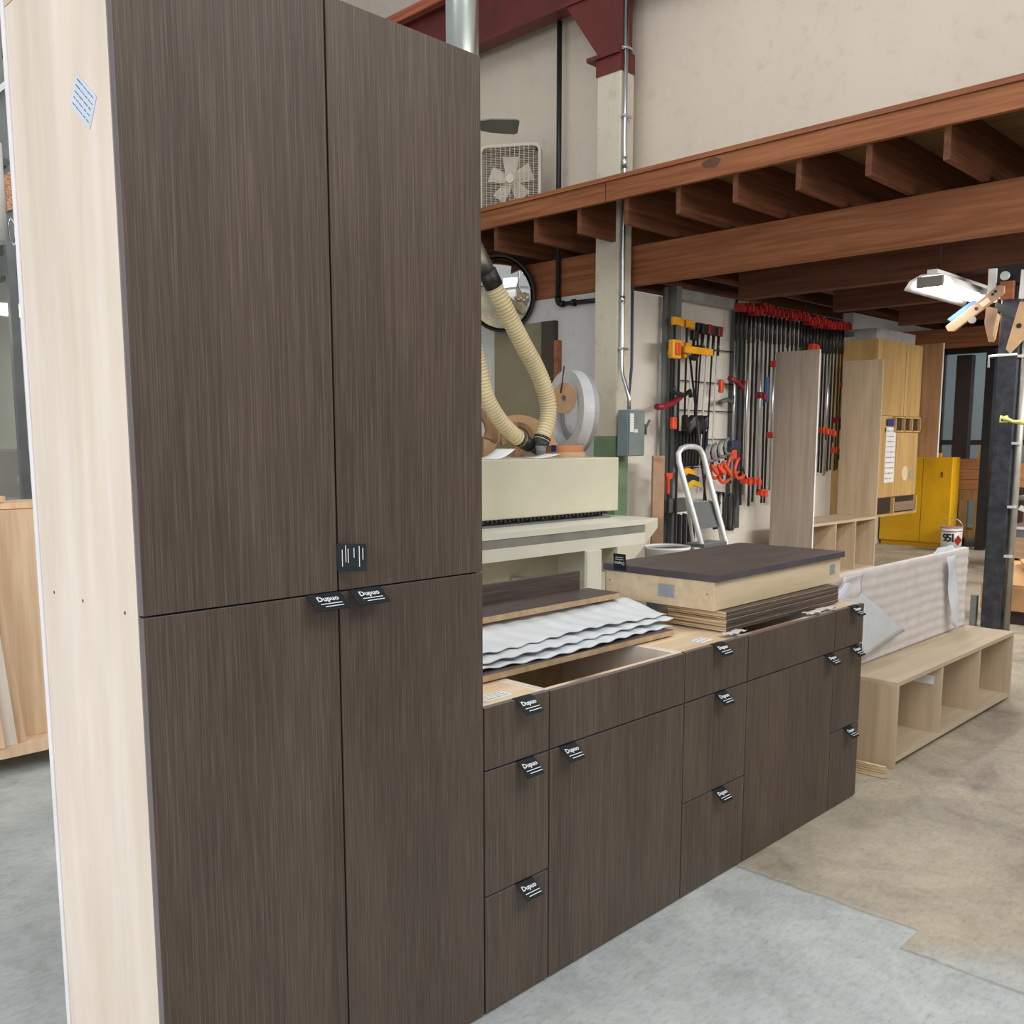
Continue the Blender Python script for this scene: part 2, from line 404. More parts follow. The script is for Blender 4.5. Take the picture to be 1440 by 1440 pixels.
# ------------------------------------------------------------------ setting
struct(MB().box(-14, 26, -14, 16, -.2, 0).build('floor', FLOOR))
struct(MB().box(5.86, 6.1, -8, 13, 3.83, 8.2).build('wall_back', BEIGE))            # high wall above the mezzanine
wl = MB(); wl.box(5.72, 5.9, 4.19, 13, 0, 3.03); struct(wl.build('wall_left', WALLG))
struct(MB().box(5.71, 11.6, 4.0, 4.15, 0, 3.02).build('wall_right', WALLW))          # wall carrying the clamps
struct(MB().box(11.6, 15.2, 4.45, 4.6, 0, 3.4).build('wall_side', WALLG))
struct(MB().box(-9, 5.86, 12.9, 13.1, 0, 8.2).build('wall_rear', BEIGE))
struct(MB().box(5.0, 15.2, -8, 5.86, 3.79, 3.83).build('ceiling', DECK))
# a dusty doorway in the left infill wall
d1 = MB().box(-.03, 0, 0, .70, 0, 2.80).build('door_1', OLIVE, None, (5.71, 5.03, 0)); struct(d1)
MB().box(-.05, -.03, .05, .07, 1.0, 1.14).build('door_handle', CHROME, d1)
struct(MB().box(5.66, 5.72, 4.84, 5.02, 0, 2.8).build('trim_gap_shade', LEAFD))  # dark board painting the shaded gap beside the door
struct(MB().box(5.65, 5.72, 4.79, 4.835, 0, 2.6).build('trim_2', FIR))

# far glazed wall at the end of the bay
fwz = MB()
fwz.box(15, 15.15, -8, 4.6, 3.1, 3.8)
struct(fwz.build('wall_end', LEAFD))
yy = [4.45, 3.62, 2.75, 1.9, 1.0, 0.1, -1.2]
for i in range(6):
    a, b_ = yy[i+1], yy[i]
    fr = MB(); fr.box(14.96, 15.06, a, a+.07, 0, 3.1); fr.box(14.96, 15.06, b_-.07, b_, 0, 3.1)
    fr.box(14.96, 15.06, a, b_, 0, .12); fr.box(14.96, 15.06, a, b_, 3.02, 3.1); fr.box(14.96, 15.06, a, b_, 1.52, 1.60)
    f = struct(fr.build('window_%d' % (i+2), LEAFD))
    g = MB(); g.box(15.0, 15.01, a+.07, b_-.07, .12, 1.52); g.box(15.0, 15.01, a+.07, b_-.07, 1.6, 3.02); g.build('window_pane', GLASS, f)
struct(MB().box(17.6, 17.7, -8, 6, 0, 4).build('added_pane_backing', SKYP))  # added pale blue panel backing the far panes in place of sky
area('pane_fill', (16.3, 1.5, 3.9), (17.2, 1.5, 1.0), 6, .8, 60, (.85, .93, 1))  # added lamp lighting the blue panel behind the far panes

# glazed office front to the left, behind the tall cabinet
f = MB(); X0 = 1.2
f.box(X0-.06, X0+.06, 4.7, 12.9, 2.94, 3.1)
f.box(X0-.05, X0+.05, 4.7, 12.9, .88, .96); f.box(X0-.05, X0+.05, 4.7, 12.9, 0, .88)
for y in (4.7, 9.7, 11.5): f.box(X0-.06, X0+.06, y, y+.12, .9, 2.94)
w1 = struct(f.build('window_1', GREYM))
MB().box(X0-.004, X0+.004, 4.75, 12.8, .96, 2.94).build('window_pane', GLASS, w1)
struct(MB().box(2.25, 2.35, 4.7, 12.9, 0, 3.1).build('wall_office', plain('office_wall', (206, 206, 190), .7, 0, .03, 1)))
area('office_fill', (1.72, 9.2, 2.98), (1.85, 9.2, 0), .5, 6, 130, (1, 1, .92))  # unseen lamp added to brighten the wall behind the office glass
struct(MB().box(X0-.02, 2.35, 4.7, 12.9, 3.105, 3.22).build('ceiling_office', GREYD))
# things seen inside the office
def office_bits():
    t = thing('filing_shelf', 'grey shelf unit with white trays inside the glazed office', 'shelf', (1.85, 8.3, 0))
    b = MB(); b.box(-.2, .2, -.9, -.86, 0, 1.5); b.box(-.2, .2, .86, .9, 0, 1.5)
    for z in (.9, 1.15, 1.48): b.box(-.2, .2, -.86, .86, z, z+.02)
    b.build('frame', GREYD, t)
    for i, (y, z) in enumerate(((-.5, .92), (.1, 1.17), (.5, .92))):
        tag(MB().box(-.15, .15, -.2, .2, 0, .07).build('paper_tray', [WHT], None, (1.85, 8.3+y, z+.001)), ['white tray low on the office shelf, towards the cabinet', 'white tray on the middle office shelf board', 'white tray low on the office shelf, further from the cabinet'][i], 'tray')
office_bits()

# ------------------------------------------------------------------ mezzanine and frame of the building
def rim():
    t = thing('mezzanine_fascia', 'long fir fascia board edging the mezzanine, with a dark smudge', 'beam', (5, 0, 3.6))
    b = MB(); b.box(-.045, 0, -8, 3.62, .03, .19); b.box(-.043, 0, 3.63, 6.6, .03, .19)
    b.build('board', FIR, t, bevel=.002)
    b = MB(); b.box(-.06, -.001, -8, 6.6, .192, .212); b.box(-.05, -.001, -8, 6.6, .215, .232); b.build('decking_edge', FIR, t)
    c = at(1000, 229, 'X', 4.955); c -= Vector((5, 0, 3.6))
    b = MB(); pts = [(-.0465, c.y+.085*math.cos(a)*(1+.08*math.sin(5*a)), c.z+.036*math.sin(a)*(1+.1*math.cos(3*a))) for a in [2*PI*i/28 for i in range(28)]]
    b.prism(pts, (.0014, 0, 0)); b.build('stain', plain('burnt_stain', (88, 56, 42), .7), t)
rim()
for i in range(16):
    y = .777+.53*(i-6)
    lb = 'fir floor joist in the run under the mezzanine deck'
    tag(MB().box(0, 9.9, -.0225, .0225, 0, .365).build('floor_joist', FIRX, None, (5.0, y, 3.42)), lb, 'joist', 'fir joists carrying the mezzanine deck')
def girder(X, z0, z1, y0, y1, lb, th=.12, mat=FIR, loc_x=None):
    b = MB(); b.box(0, th, 0, y1-y0, 0, z1-z0)
    tag(b.build('timber_beam', mat, None, (X, y0, z0), bevel=.003), lb, 'beam')
girder(5.74, 3.055, 3.41, -8, 3.99, 'front fir beam carrying the joists, nearest and brightest of the beams', .118)
girder(5.73, 3.035, 3.41, 4.0, 6.6, 'short stretch of fir beam left of the concrete column', .138)
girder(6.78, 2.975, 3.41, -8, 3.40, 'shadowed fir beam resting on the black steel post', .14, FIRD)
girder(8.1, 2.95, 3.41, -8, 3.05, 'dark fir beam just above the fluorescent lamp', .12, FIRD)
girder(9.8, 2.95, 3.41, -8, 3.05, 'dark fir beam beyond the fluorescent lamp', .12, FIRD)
girder(12.5, 2.9, 3.17, -8, 4.44, 'far orange fir beam above the dark posts', .14)

def column():
    t = thing('concrete_column', 'old painted concrete column with a green foot beside the switch box', 'column', (5.5, 4.04, 0))
    y0, y1 = -.14, .14
    b = MB(); b.box(0, .2, y0, y1, 1.62, 4.95); b.build('shaft', COLC, t, bevel=.012)
    b = MB(); b.box(0, .2, y0, y1, 0, 1.62); b.build('painted_foot', GREEN, t, bevel=.012)
column()
def redbeam():
    t = thing('steel_roof_beam', 'oxide red steel roof beam with timber plate along its top', 'beam', (5.6, 5.0, 5.66))
    b = MB(); b.box(-.09, .09, -1.42, 8, 0, .03); b.box(-.012, .012, -1.42, 8, .03, .54); b.box(-.09, .09, -1.42, 8, .54, .57)
    b.box(-.09, .09, -9, -1.42, 0, .03); b.box(-.012, .012, -9, -1.42, .03, .54); b.box(-.09, .09, -9, -1.42, .54, .57)
    b.build('girder', OXRED, t)
    b = MB(); b.box(-.12, .1, -9, 8, .575, .63); b.box(-.1, .1, -9, 8, .635, .69); b.build('timber_plate', wood('red_stained_timber', (150, 72, 50), (176, 92, 66), (196, 116, 84), 'Y', 30., 1.5, .6), t)
redbeam()
def haunch():
    t = thing('steel_haunch', 'oxide red tapered steel bracket seated on the concrete column', 'bracket', (5.6, 4.04, 4.8))
    b = MB()
    b.prism([(-.07, -.13, .86), (-.07, .55, .86), (-.07, .14, .3), (-.07, -.13, .3)], (.14, 0, 0)); b.build('tapered_web', OXRED, t)
    MB().box(-.14, .1, -.141, .24, .265, .3).build('bearing_plate', OXRED, t)
    MB().box(-.112, .1, -.144, .146, .12, .264).build('column_cap', OXRED, t)
haunch()

def pipe_black():
    t = thing('drain_pipe', 'black iron pipe running down the high wall left of the column', 'pipe', (5.685, 4.815, 3))
    b = MB(); b.cyl((0, 0, 0.02), (0, 0, 2.65), .026); b.build('riser', BARBLK, t)
    e = [(0, 0, .03), (0, 0, 0), (0, -.015, -.03), (0, -.045, -.045), (0, -.08, -.045)]
    MB().tube(e, .032, 12).build('elbow', BARBLK, t)
    b = MB(); b.cyl((0, -.06, -.045), (0, -.6, -.055), .022); b.cyl((0, -.2, -.047), (0, -.23, -.048), .036); b.build('branch', BARBLK, t)
pipe_black()
def conduit():
    t = thing('electrical_conduit', 'shiny zinc conduit running down the column into the switch box', 'pipe', (5.52, 3.862, 0))
    b = MB(); b.tube([(0, 0, 5.62), (0, 0, 4), (0, 0, 2.5), (0, 0, 2.28), (-.01, -.02, 2.2), (-.02, -.08, 2.06), (-.02, -.11, 1.98), (-.02, -.11, 1.875)], .019, 12); b.build('tube', CHROME, t)
    b = MB(); b.tube([(.0, .0, 4.16), (0, 0, 4.06)], .027, 12); b.build('coupling', CHROME, t)
    b = MB(); b.tube([(.0, .0, 2.92), (0, 0, 2.86)], .027, 12); b.build('coupling', CHROME, t)
    for z in (5.1, 4.52, 2.44):
        b = MB(); b.box(-.02, .07, -.025, .03, z-.01, z+.01); b.cyl((-.05, 0, z), (.1, 0, z), .008, n=8); b.build('strut_clamp', CHROME, t)
conduit()
tag(MB().tube([(0, 0, 3.05), (.02, .01, 2.3), (-.02, .02, 1.9)], .014, 8).build('blue_air_line', plain('dull_blue_hose', (58, 74, 104), .5), None, (5.76, 3.93, 0)), 'thin dull blue line hanging beside the conduit', 'pipe')

def switchbox():
    t = thing('switch_box', 'grey electrical disconnect box with a lever on the column side', 'electrical box', (5.42, 3.7, 1.44))
    MB().box(0, .0, 0, 0, 0, 0).bm.free()
    MB().box(0, .25, 0, .12, 0, .43).build('case', BOXB, t, bevel=.006)
    MB().box(.005, .245, -.014, -.001, .005, .425).build('cover', BOXG, t, bevel=.004)
    b = MB(); b.box(.2505, .275, -.02, .04, .2, .3); b.cyl((.27, .0, .25), (.3, -.03, .34), .012, n=10); b.build('lever', GREYD, t)
    sticker('warning_label', (.045, -.0145, .31), (1, 0, 0), (0, 0, 1), .055, .17, t, rows=7, seed=3)
    sticker('rating_label', (.11, -.0145, .235), (1, 0, 0), (0, 0, 1), .05, .03, t, rows=1, seed=4)
switchbox()

def roof_duct():
    t = thing('extraction_duct', 'shiny galvanised duct rising behind the tall dark cabinet', 'duct', (2.38, 2.64, 0))
    b = MB(); b.cyl((0, 0, 0), (0, 0, 6.8), .098, n=40); b.build('pipe', DUCTM, t)
    b = MB()
    for z in (.02, 3.5, 5.5): b.cyl((0, 0, z), (0, 0, z+.03), .102, n=40)
    b.build('seam_collar', DUCTM, t)
roof_duct()

# ------------------------------------------------------------------ pulls and cabinets
def pull(parent, x, z, w_=.085, out=.040, drop=.036, y0=-.001, name='pull_tag'):
    """black tag folded over the top edge of a front, hanging outwards"""
    b = MB()
    b.prism([(x-w_/2, y0+.014, z+.0008), (x-w_/2, y0-.002, z+.0008), (x-w_/2, y0-out, z-drop), (x-w_/2, y0-out-.0012, z-drop+.0016), (x-w_/2, y0-.003, z+.0026), (x-w_/2, y0+.014, z+.0026)], (w_, 0, 0))
    d = Vector((0, -out, -drop)).normalized(); upd = -d; n = Vector((1, 0, 0)).cross(upd)
    L = math.hypot(out, drop)
    def pos(q, off=.0022): return Vector((x, y0-.003, z+.0012))+d*(L*q)+n*off
    b.text('Dupuo', .020, frame_m(pos(.34), (1, 0, 0), upd), 1, bold=.0004)
    for q in (.62, .78): b.box(-.024, .024, -.0009, .0009, 0, .0005, 1) if False else None
    for q, x0, x1 in ((.64, -.026, .03), (.80, -.018, .03)):
        m = frame_m(pos(q), (1, 0, 0), upd); bb = MB(); bb.box(x0, x1, -.0011, .0011, 0, .0006, 1); bb.xf(m)
        me = bpy.data.meshes.new('q'); bb.bm.to_mesh(me); bb.bm.free(); b.bm.from_mesh(me); bpy.data.meshes.remove(me)
    return b.build(name, [TAG, INK], parent)

def side_pull(parent, x, z):
    b = MB(); h = .062; o = .05
    b.prism([(x-.003, .012, z-h/2), (x, -.002, z-h/2), (x+.045, -o, z-h/2), (x+.046, -o+.002, z-h/2), (x+.003, .0, z-h/2)], (0, 0, h))
    n = Vector((.048, .045, 0)).normalized()
    xd = Vector((.045, -.048, 0)).normalized()
    for q, z0, z1 in ((.16, -.02, .018), (.28, -.01, .028), (.36, -.012, .02), (.56, .0, .022), (.74, -.02, .026), (.86, -.004, .022)):
        p = Vector((x+.001, -.003, z))+xd*(.066*q)
        bb = MB(); bb.box(-.0008, .0008, z0, z1, .0, .0006, 1); bb.xf(frame_m(p+Vector((-.0014, -.0014, 0)), xd, (0, 0, 1)))
        me = bpy.data.meshes.new('q'); bb.bm.to_mesh(me); bb.bm.free(); b.bm.from_mesh(me); bpy.data.meshes.remove(me)
    return b.build('pull_tag', [TAG, INK], parent)

def front(name, x0, x1, z0, z1, parent, y0=0., bev=.0012, th=.0195, lite=False):
    b = MB(); b.box(x0, x1, y0, y0+th, z0, z1)
    bm = b.bm; bm.faces.ensure_lookup_table()
    for f in bm.faces:
        f.normal_update()
    bmesh.ops.recalc_face_normals(bm, faces=bm.faces)
    for f in bm.faces:
        if abs(f.normal.z) > .5 or (lite and f.normal.x < -.5): f.material_index = 1
    return b.build(name, [DARK, DARKE], parent, bevel=bev)

def tall_cabinet():
    t = thing('tall_cabinet', 'full-height cabinet with four dark grained doors and pale plywood side', 'cabinet', (-.899, 0, 0))
    W, D, H = .899, .522, 2.49
    b = MB()
    b.box(0.001, .019, .026, D, 0, H)
    b.build('side_panel', BIRCH, t)
    b = MB(); b.box(W-.019, W-.001, .026, D, 0, H); b.build('side_panel', BIRCH, t)
    b = MB(); b.box(.019, W-.019, .026, D, 0, .019); b.box(.019, W-.019, .026, D, H-.019, H); b.box(.019, W-.019, .026, D, 1.232, 1.25); b.box(W/2-.009, W/2+.009, .026, D, .019, H-.019); b.build('carcass', PLYY, t)
    MB().box(.0, W, .40, D, H+.001, H+.05).build('top_rail', BIRCHX, t)
    b = MB(); b.box(-.002, W, D+.001, D+.022, 0, H+.05); b.build('back_panel', WHITE, t)
    b = MB(); b.box(.004, .0195, .0205, .0258, .004, H-.01); b.box(W-.019, W-.004, .0205, .0258, .004, H-.01); b.build('door_gap_shade', BLK, t)  # black strips put in as the shadow between doors and side panels
    xm = .4505
    MB().box(xm-.03, xm+.03, .0205, .0255, 0, H-.02).build('centre_gap_shade', BLACKGAP, t)  # black strip painting the shade behind the gap between doors
    MB().box(.02, xm-.031, .0205, .0255, 1.22, 1.26).build('shelf_gap_shade', BLACKGAP, t); MB().box(xm+.031, W-.03, .0205, .0255, 1.22, 1.26).build('shelf_gap_shade', BLACKGAP, t)
    for i, (x0, x1) in enumerate(((0, xm-.0026), (xm+.0026, W))):
        for j, (z0, z1) in enumerate(((.008, 1.2385), (1.2425, 2.498))):
            d = front('door', x0, x1, z0, z1, t, lite=(i == 0))
            if j == 0: pull(d, (.408 if i == 0 else .521), z1, .088, .040, .030)
            elif i == 0: side_pull(d, xm-.003, 1.318)
    # screws and sticker on the side
    b = MB()
    for px, py in ((75.6, 833), (116, 845), (175, 862)):
        p = at(px, py, 'X', -.899); b.cyl((.0006, p.y, p.z), (.0018, p.y, p.z), .004, n=8)
    b.build('screw', GREYD, t)
    b = MB(); c = at(117, 142, 'X', -.899); m = frame_m((0.0002, c.y, c.z), (0, -.72, .69), (0, .69, .72))
    st = sticker('inventory_sticker', (0.0008, c.y, c.z), (0, -.80, -.60), (0, -.60, .80), .105, .062, t, PAPERB, 5, 2)
    b.bm.free()
tall_cabinet()

GAP = .005
def unit(x0, x1, label, z_splits, pulls, kind, topkind):
    """base unit: fronts listed bottom up by z_splits, pulls = {front index: x}"""
    t = thing('base_cabinet', label, 'cabinet', (x0, 0, 0), group=None)
    W = x1-x0; D = .54; H = .872
    for xa, xb in ((.0005, .019), (W-.019, W-.0005)):
        b = MB(); b.box(xa, xb, .0215, D, 0, H); b.box(xa, xb, .0201, .0214, 0, H-.002, 1); b.build('side_panel', [BIRCH, BLACKGAP], t)
    b = MB(); b.box(.019, W-.019, D-.012, D, 0, H); b.box(.019, W-.019, .021, D-.012, .0, .019); b.build('carcass', PLYY, t)
    if topkind == 'ply': MB().box(.0195, W-.0195, .021, D-.012, H-.018, H).build('top_panel', BIRCHX, t)
    else:
        b = MB(); b.box(.019, W-.019, .0215, .039, H-.20, H); b.box(.019, W-.019, .0201, .0214, H-.20, H-.09, 1); b.build('front_rail', [PLYE, BLACKGAP], t)
        MB().box(.019, W-.019, D-.1, D-.012, H-.018, H).build('rear_rail', BIRCHX, t)
    n = len(z_splits)-1
    for i in range(n):
        z0, z1 = z_splits[i]+(.0028 if i else 0), z_splits[i+1]-.0028
        if kind[i] == 'x': nm = 'false_front'
        else: nm = 'door' if kind[i] == 'D' else 'drawer_front'
        f = front(nm, GAP/2, W-GAP/2, z0, z1, t)
        if i in pulls: pull(f, pulls[i]-x0, z1, .066, .042, .036)
    return t
Z3 = [.008, .3444, .7004, .878]
x1, x2, x3, x4, x5 = .2615, .938, 1.3425, 2.038, 2.308
u1 = unit(.004, x1, 'narrow dark three-drawer cabinet right beside the tall cabinet', Z3, {0: .157, 1: .16, 2: .155}, 'ddd', 'ply')
u2 = unit(x1, x2, 'wide dark cabinet under the white foam sheets, door pull at its left', [.008, .7004, .876], {0: .338}, 'Dx', 'open')
u3 = unit(x2, x3, 'middle dark three-drawer cabinet between the two wide door cabinets', Z3, {0: 1.162, 1: 1.155, 2: 1.137}, 'ddd', 'ply')
u4 = unit(x3, x4, 'wide dark cabinet under the stacked fronts, door pull at its right', [.008, .7004, .876], {0: 1.985}, 'Dx', 'open')
u5 = unit(x4, x5, 'narrow dark three-drawer cabinet at the far right end of the run', Z3, {0: 2.19, 1: 2.215, 2: 2.2}, 'ddd', 'ply')
sticker('cabinet_label', (.11, .075, .8725), (1, .05, 0), (-.05, 1, 0), .11, .05, u1, rows=3, seed=8)
sticker('cabinet_label', (.22, .08, .8725), (1, .05, 0), (-.05, 1, 0), .08, .05, u3, rows=2, seed=9)

# things lying on the run of base cabinets
def panel_flat(name, x0, x1, y0, y1, z0, z1, label, edge=TAN):
    b = MB(); b.box(x0, x1, y0, y1, z0, z1-.0012); b.box(x0, x1, y0, y1, z1-.0011, z1, 1)
    o = b.build(name, [edge, DARKX]); return tag(o, label, 'panel')
panel_flat('loose_panel', .03, 1.14, .19, .50, .8785, .8985, 'dark panel lying flat beneath the white foam sheets')
bl = MB().box(.03, 1.14, .505, .535, .8785, .975).build('plywood_block', PLYE); tag(bl, 'plywood strip propping up the dark angled panel behind the foam', 'block')
def corner_panel():
    t = thing('angled_panel', 'dark L-shaped filler panel with tan edge behind the foam sheets', 'panel', (.03, .46, .98))
    b = MB(); b.box(0, 1.14, 0, .16, 0, .0205); b.box(0, 1.14, 0, .16, .0205, .0218, 1); b.build('base_board', [TAN, DARKX], t)
    MB().box(0, 1.09, .16, .18, 0, .094).build('upright_board', DARKX, t)
corner_panel()
def foam(i, x0, x1, y0, y1, z, ph, lb):
    def fn(u, v):
        x = x0+(x1-x0)*u+.04*v; y = y0+(y1-y0)*v+.012*math.sin(8*u+ph)
        amp = .003*(1-.3*v)
        zz = z+amp*math.sin((x*62)+v*5+ph)+.0028*math.sin(x*9+ph*2)*(1-v)+.010*v+(.024*v**2 if i == 2 else 0)
        return (x, y, zz)
    o = MB().grid(fn, 150, 14, (0, 0, .0025)).build('foam_sheet', FOAM)
    tag(o, lb, 'foam sheet')
foam(0, .02, 1.17, .205, .50, .9085, .4, 'lowest of the three rippled white foam sheets, showing nearest the cabinet fronts')
foam(1, .02, 1.20, .238, .50, .9235, 1.9, 'middle of the three rippled white foam sheets')
foam(2, .02, 1.215, .285, .50, .9385, 3.3, 'topmost of the three rippled white foam sheets, tucked against the dark angled panel')
for i in range(5):
    z = .8785+.0152*i; dx = (0, .004, -.003, .003, 0)[i]; dy = (.0, .003, -.002, .004, .002)[i]
    b = MB(); b.box(0, .905, 0, .26, 0, .0142)
    b.bm.faces.ensure_lookup_table(); bmesh.ops.recalc_face_normals(b.bm, faces=b.bm.faces)
    for f_ in b.bm.faces:
        if f_.normal.y < -.5 or f_.normal.z > .5: f_.material_index = 1
    b.box(0, .905, -.0006, 0, .0125, .0142, 2)
    o = b.build('drawer_blank', [PLYE, DARKX, TAN], None, (1.322+dx, .083+dy, z))
    lb = ['bottom dark-faced panel of the stack under the drawer box', 'second dark-faced panel up in the stack under the drawer box', 'middle dark-faced panel in the stack under the drawer box', 'fourth dark-faced panel up in the stack under the drawer box', 'top dark-faced panel of the stack, directly under the drawer box'][i]
    tag(o, lb, 'panel', 'dark-faced panels stacked under the drawer box')

def drawer_box():
    t = thing('drawer_box', 'pale birch drawer box lying face up with dark front as lid', 'drawer', (1.285, .115, .956), (0, 0, R(1.0)))
    L, D, H = 1.055, .50, .107
    def wallp(*a, mat=BIRCHX): return MB().box(*a).build('side_board', mat, t, bevel=.001)
    wallp(0, .016, 0, D, 0, H, mat=BIRCHX); wallp(L-.016, L, 0, D, 0, H)
    wallp(.0165, L-.0165, 0, .016, 0, H); wallp(.0165, L-.0165, D-.016, D, 0, H)
    MB().box(.017, L-.017, .017, D-.017, .008, .018).build('bottom_board', PLYY, t)
    b = MB(); b.box(-.006, L+.012, -.014, D+.01, H+.002, H+.028)
    b.bm.faces.ensure_lookup_table(); bmesh.ops.recalc_face_normals(b.bm, faces=b.bm.faces)
    for f_ in b.bm.faces:
        if abs(f_.normal.z) < .5: f_.material_index = 1
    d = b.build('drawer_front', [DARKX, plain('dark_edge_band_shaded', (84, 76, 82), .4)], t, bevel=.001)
    # tag standing up on the far left edge of the lid
    p = Vector((-.006, D-.075, H+.028))
    b = MB(); b.prism([(p.x-.001, p.y-.03, p.z-.02), (p.x-.001, p.y+.03, p.z-.02), (p.x-.006, p.y+.03, p.z+.045), (p.x-.006, p.y-.03, p.z+.045)], (-.0016, 0, 0))
    b.text('Dupuo', .0175, frame_m((p.x-.0064, p.y, p.z+.008), (0, 1, 0), (0, 0, -1)), 1)
    for zz in (.022, .030): b.box(p.x-.0082, p.x-.0076, p.y-.02, p.y+.018, p.z+zz, p.z+zz+.002, 1)
    b.build('pull_tag', [TAG, INK], d)
    sticker('barcode_sticker', (-.0003, D-.29, .055), (0, -1, 0), (0, 0, 1), .075, .05, t, plain('silver_label', (172, 176, 184), .4), 6, 12)
    sticker('barcode_sticker', (L-.08, -.0003, .06), (1, 0, 0), (0, 0, 1), .05, .045, t, plain('silver_label_pale', (160, 160, 164), .4), 5, 14)
    b = MB()
    for q in ((-.0012, .03, .06), (-.0012, D-.02, .07)): b.cyl((-.0002, q[1], q[2]), (q[0], q[1], q[2]), .003, n=8)
    b.build('screw', GREYD, t)
drawer_box()
# scraps of packing film along the front of the run
def scrap(px, py, L, n, lb):
    p = at(px, py, 'Z', .885)
    rnd = random.Random(n)
    o = MB().grid(lambda u, v: (p.x+L*(u-.5), p.y+.035*(v-.5)+.006*math.sin(9*u+n), .8815+.007*abs(math.sin(13*u+5*v+n))), 24, 4, (0, 0, .0008)).build('film_scrap', FOAMP)
    tag(o, lb, 'packing film')
scrap(1032, 889, .12, 1, 'crumpled film scrap on the cabinet edge in front of the panel stack')
scrap(1152, 858, .22, 2, 'long crumpled film scrap near the far end of the cabinet edge')

# ------------------------------------------------------------------ bench with cubbies, wrapped panel, plywood offcut
def cubby_bench(name, label, x0, xs, y0, y1, z0, z1, wood_h, wood_v, th=.022):
    t = thing(name, label, 'shelf unit', (x0, y0, z0))
    W = xs[-1]-x0; D = y1-y0; H = z1-z0
    MB().box(0, W, 0, D, H-th, H).build('top_board', wood_h, t, bevel=.001)
    MB().box(th, W-th, .004, D, .03, .03+th).build('bottom_board', wood_h, t, bevel=.001)
    MB().box(0, th, 0, D, 0, H-th).build('end_panel', wood_v, t, bevel=.001)
    MB().box(W-th, W, 0, D, 0, H-th).build('end_panel', wood_v, t, bevel=.001)
    for x in xs[:-1]:
        MB().box(x-x0-th/2, x-x0+th/2, .004, D-.01, .03+th, H-th).build('divider', wood_v, t)
    MB().box(th, W-th, D-.012, D, .03+th, H-th).build('back_board', wood_v, t)
    return t
cb = cubby_bench('cubby_bench', 'low pale oak bench with three open cubbies on the floor', 2.757, [3.34, 3.905, 4.475], .014, .352, 0, .433, OAKL, OAKZ)
sticker('shipping_label', (-.0003, .225, .125), (0, -1, 0), (0, 0, 1), .055, .095, cb, rows=6, seed=21)
sticker('shipping_label', (.571, .09, .35), (0, 1, 0), (.15, 0, 1), .10, .08, cb, rows=4, seed=22)
b = MB(); b.box(0, .018, 0, .30, 0, .058)
tag(b.build('plywood_offcut', PLYE, None, (2.60, -.01, 0), rot=(0, 0, R(2))), 'small plywood strip on edge on the floor against the bench end', 'offcut')

def wrapped():
    t = thing('wrapped_panel', 'foam-wrapped panel standing on edge on the low oak bench', 'wrapped panel', (2.60, .30, .434))
    L, H, TH = 1.86, .49, .035
    # sag/ripple of the foam over the panel
    b = MB()
    def fn(u, v):
        rp = .0026*math.sin((v*H)*2*PI/.058+math.sin(u*6)*.9+u*2.5)+.0008*math.sin(u*33+v*5)
        return (L*u, -rp-.008*math.sin(u*PI)*v, .002+H*v+(.0 if v < 1 else 0))
    b.grid(fn, 90, 40, (0, -TH, 0))
    b.build('foam_wrap', FOAMP, t)
    def flap(pts, name='loose_flap', mat=FOAM):
        pts = [Vector(p)-Vector((2.60, .30, .434)) for p in pts]
        o, du, dv = pts[0], pts[1]-pts[0], pts[2]-pts[0]
        bb = MB()
        if len(pts) == 3:
            fnn = lambda u, v: o+du*u*(1-v)+dv*v+Vector((0, -.006*math.sin(v*7+u*3)-.002, 0))
        else:
            fnn = lambda u, v: (pts[0].lerp(pts[1], u)).lerp(pts[3].lerp(pts[2], u), v)+Vector((0, -.006*math.sin(v*9+u*3), 0))
        bb.grid(fnn, 12, 12, (0, .002, 0)); bb.build(name, mat, t)
    Y = .268
    flap([at(1174, 838, 'Y', Y), at(1189, 815, 'Y', Y), at(1273, 887, 'Y', Y-.02), at(1215, 925, 'Y', Y)])
    flap([at(1186, 812, 'Y', Y), at(1215, 806, 'Y', Y), at(1205, 850, 'Y', Y), at(1176, 845, 'Y', Y)], mat=FOAMP)
    flap([at(1331, 783, 'Y', .27), at(1344, 780, 'Y', .27), at(1349, 886, 'Y', .24), at(1338, 878, 'Y', .26)])
    flap([at(1308, 782, 'Y', .31), at(1318, 771, 'Y', .33), at(1340, 766, 'Y', .33), at(1350, 777, 'Y', .31)])
    flap([at(1350, 772, 'Y', .31), at(1356, 800, 'Y', .33), at(1356, 840, 'Y', .34), at(1350, 868, 'Y', .33)], mat=FOAMP)
wrapped()

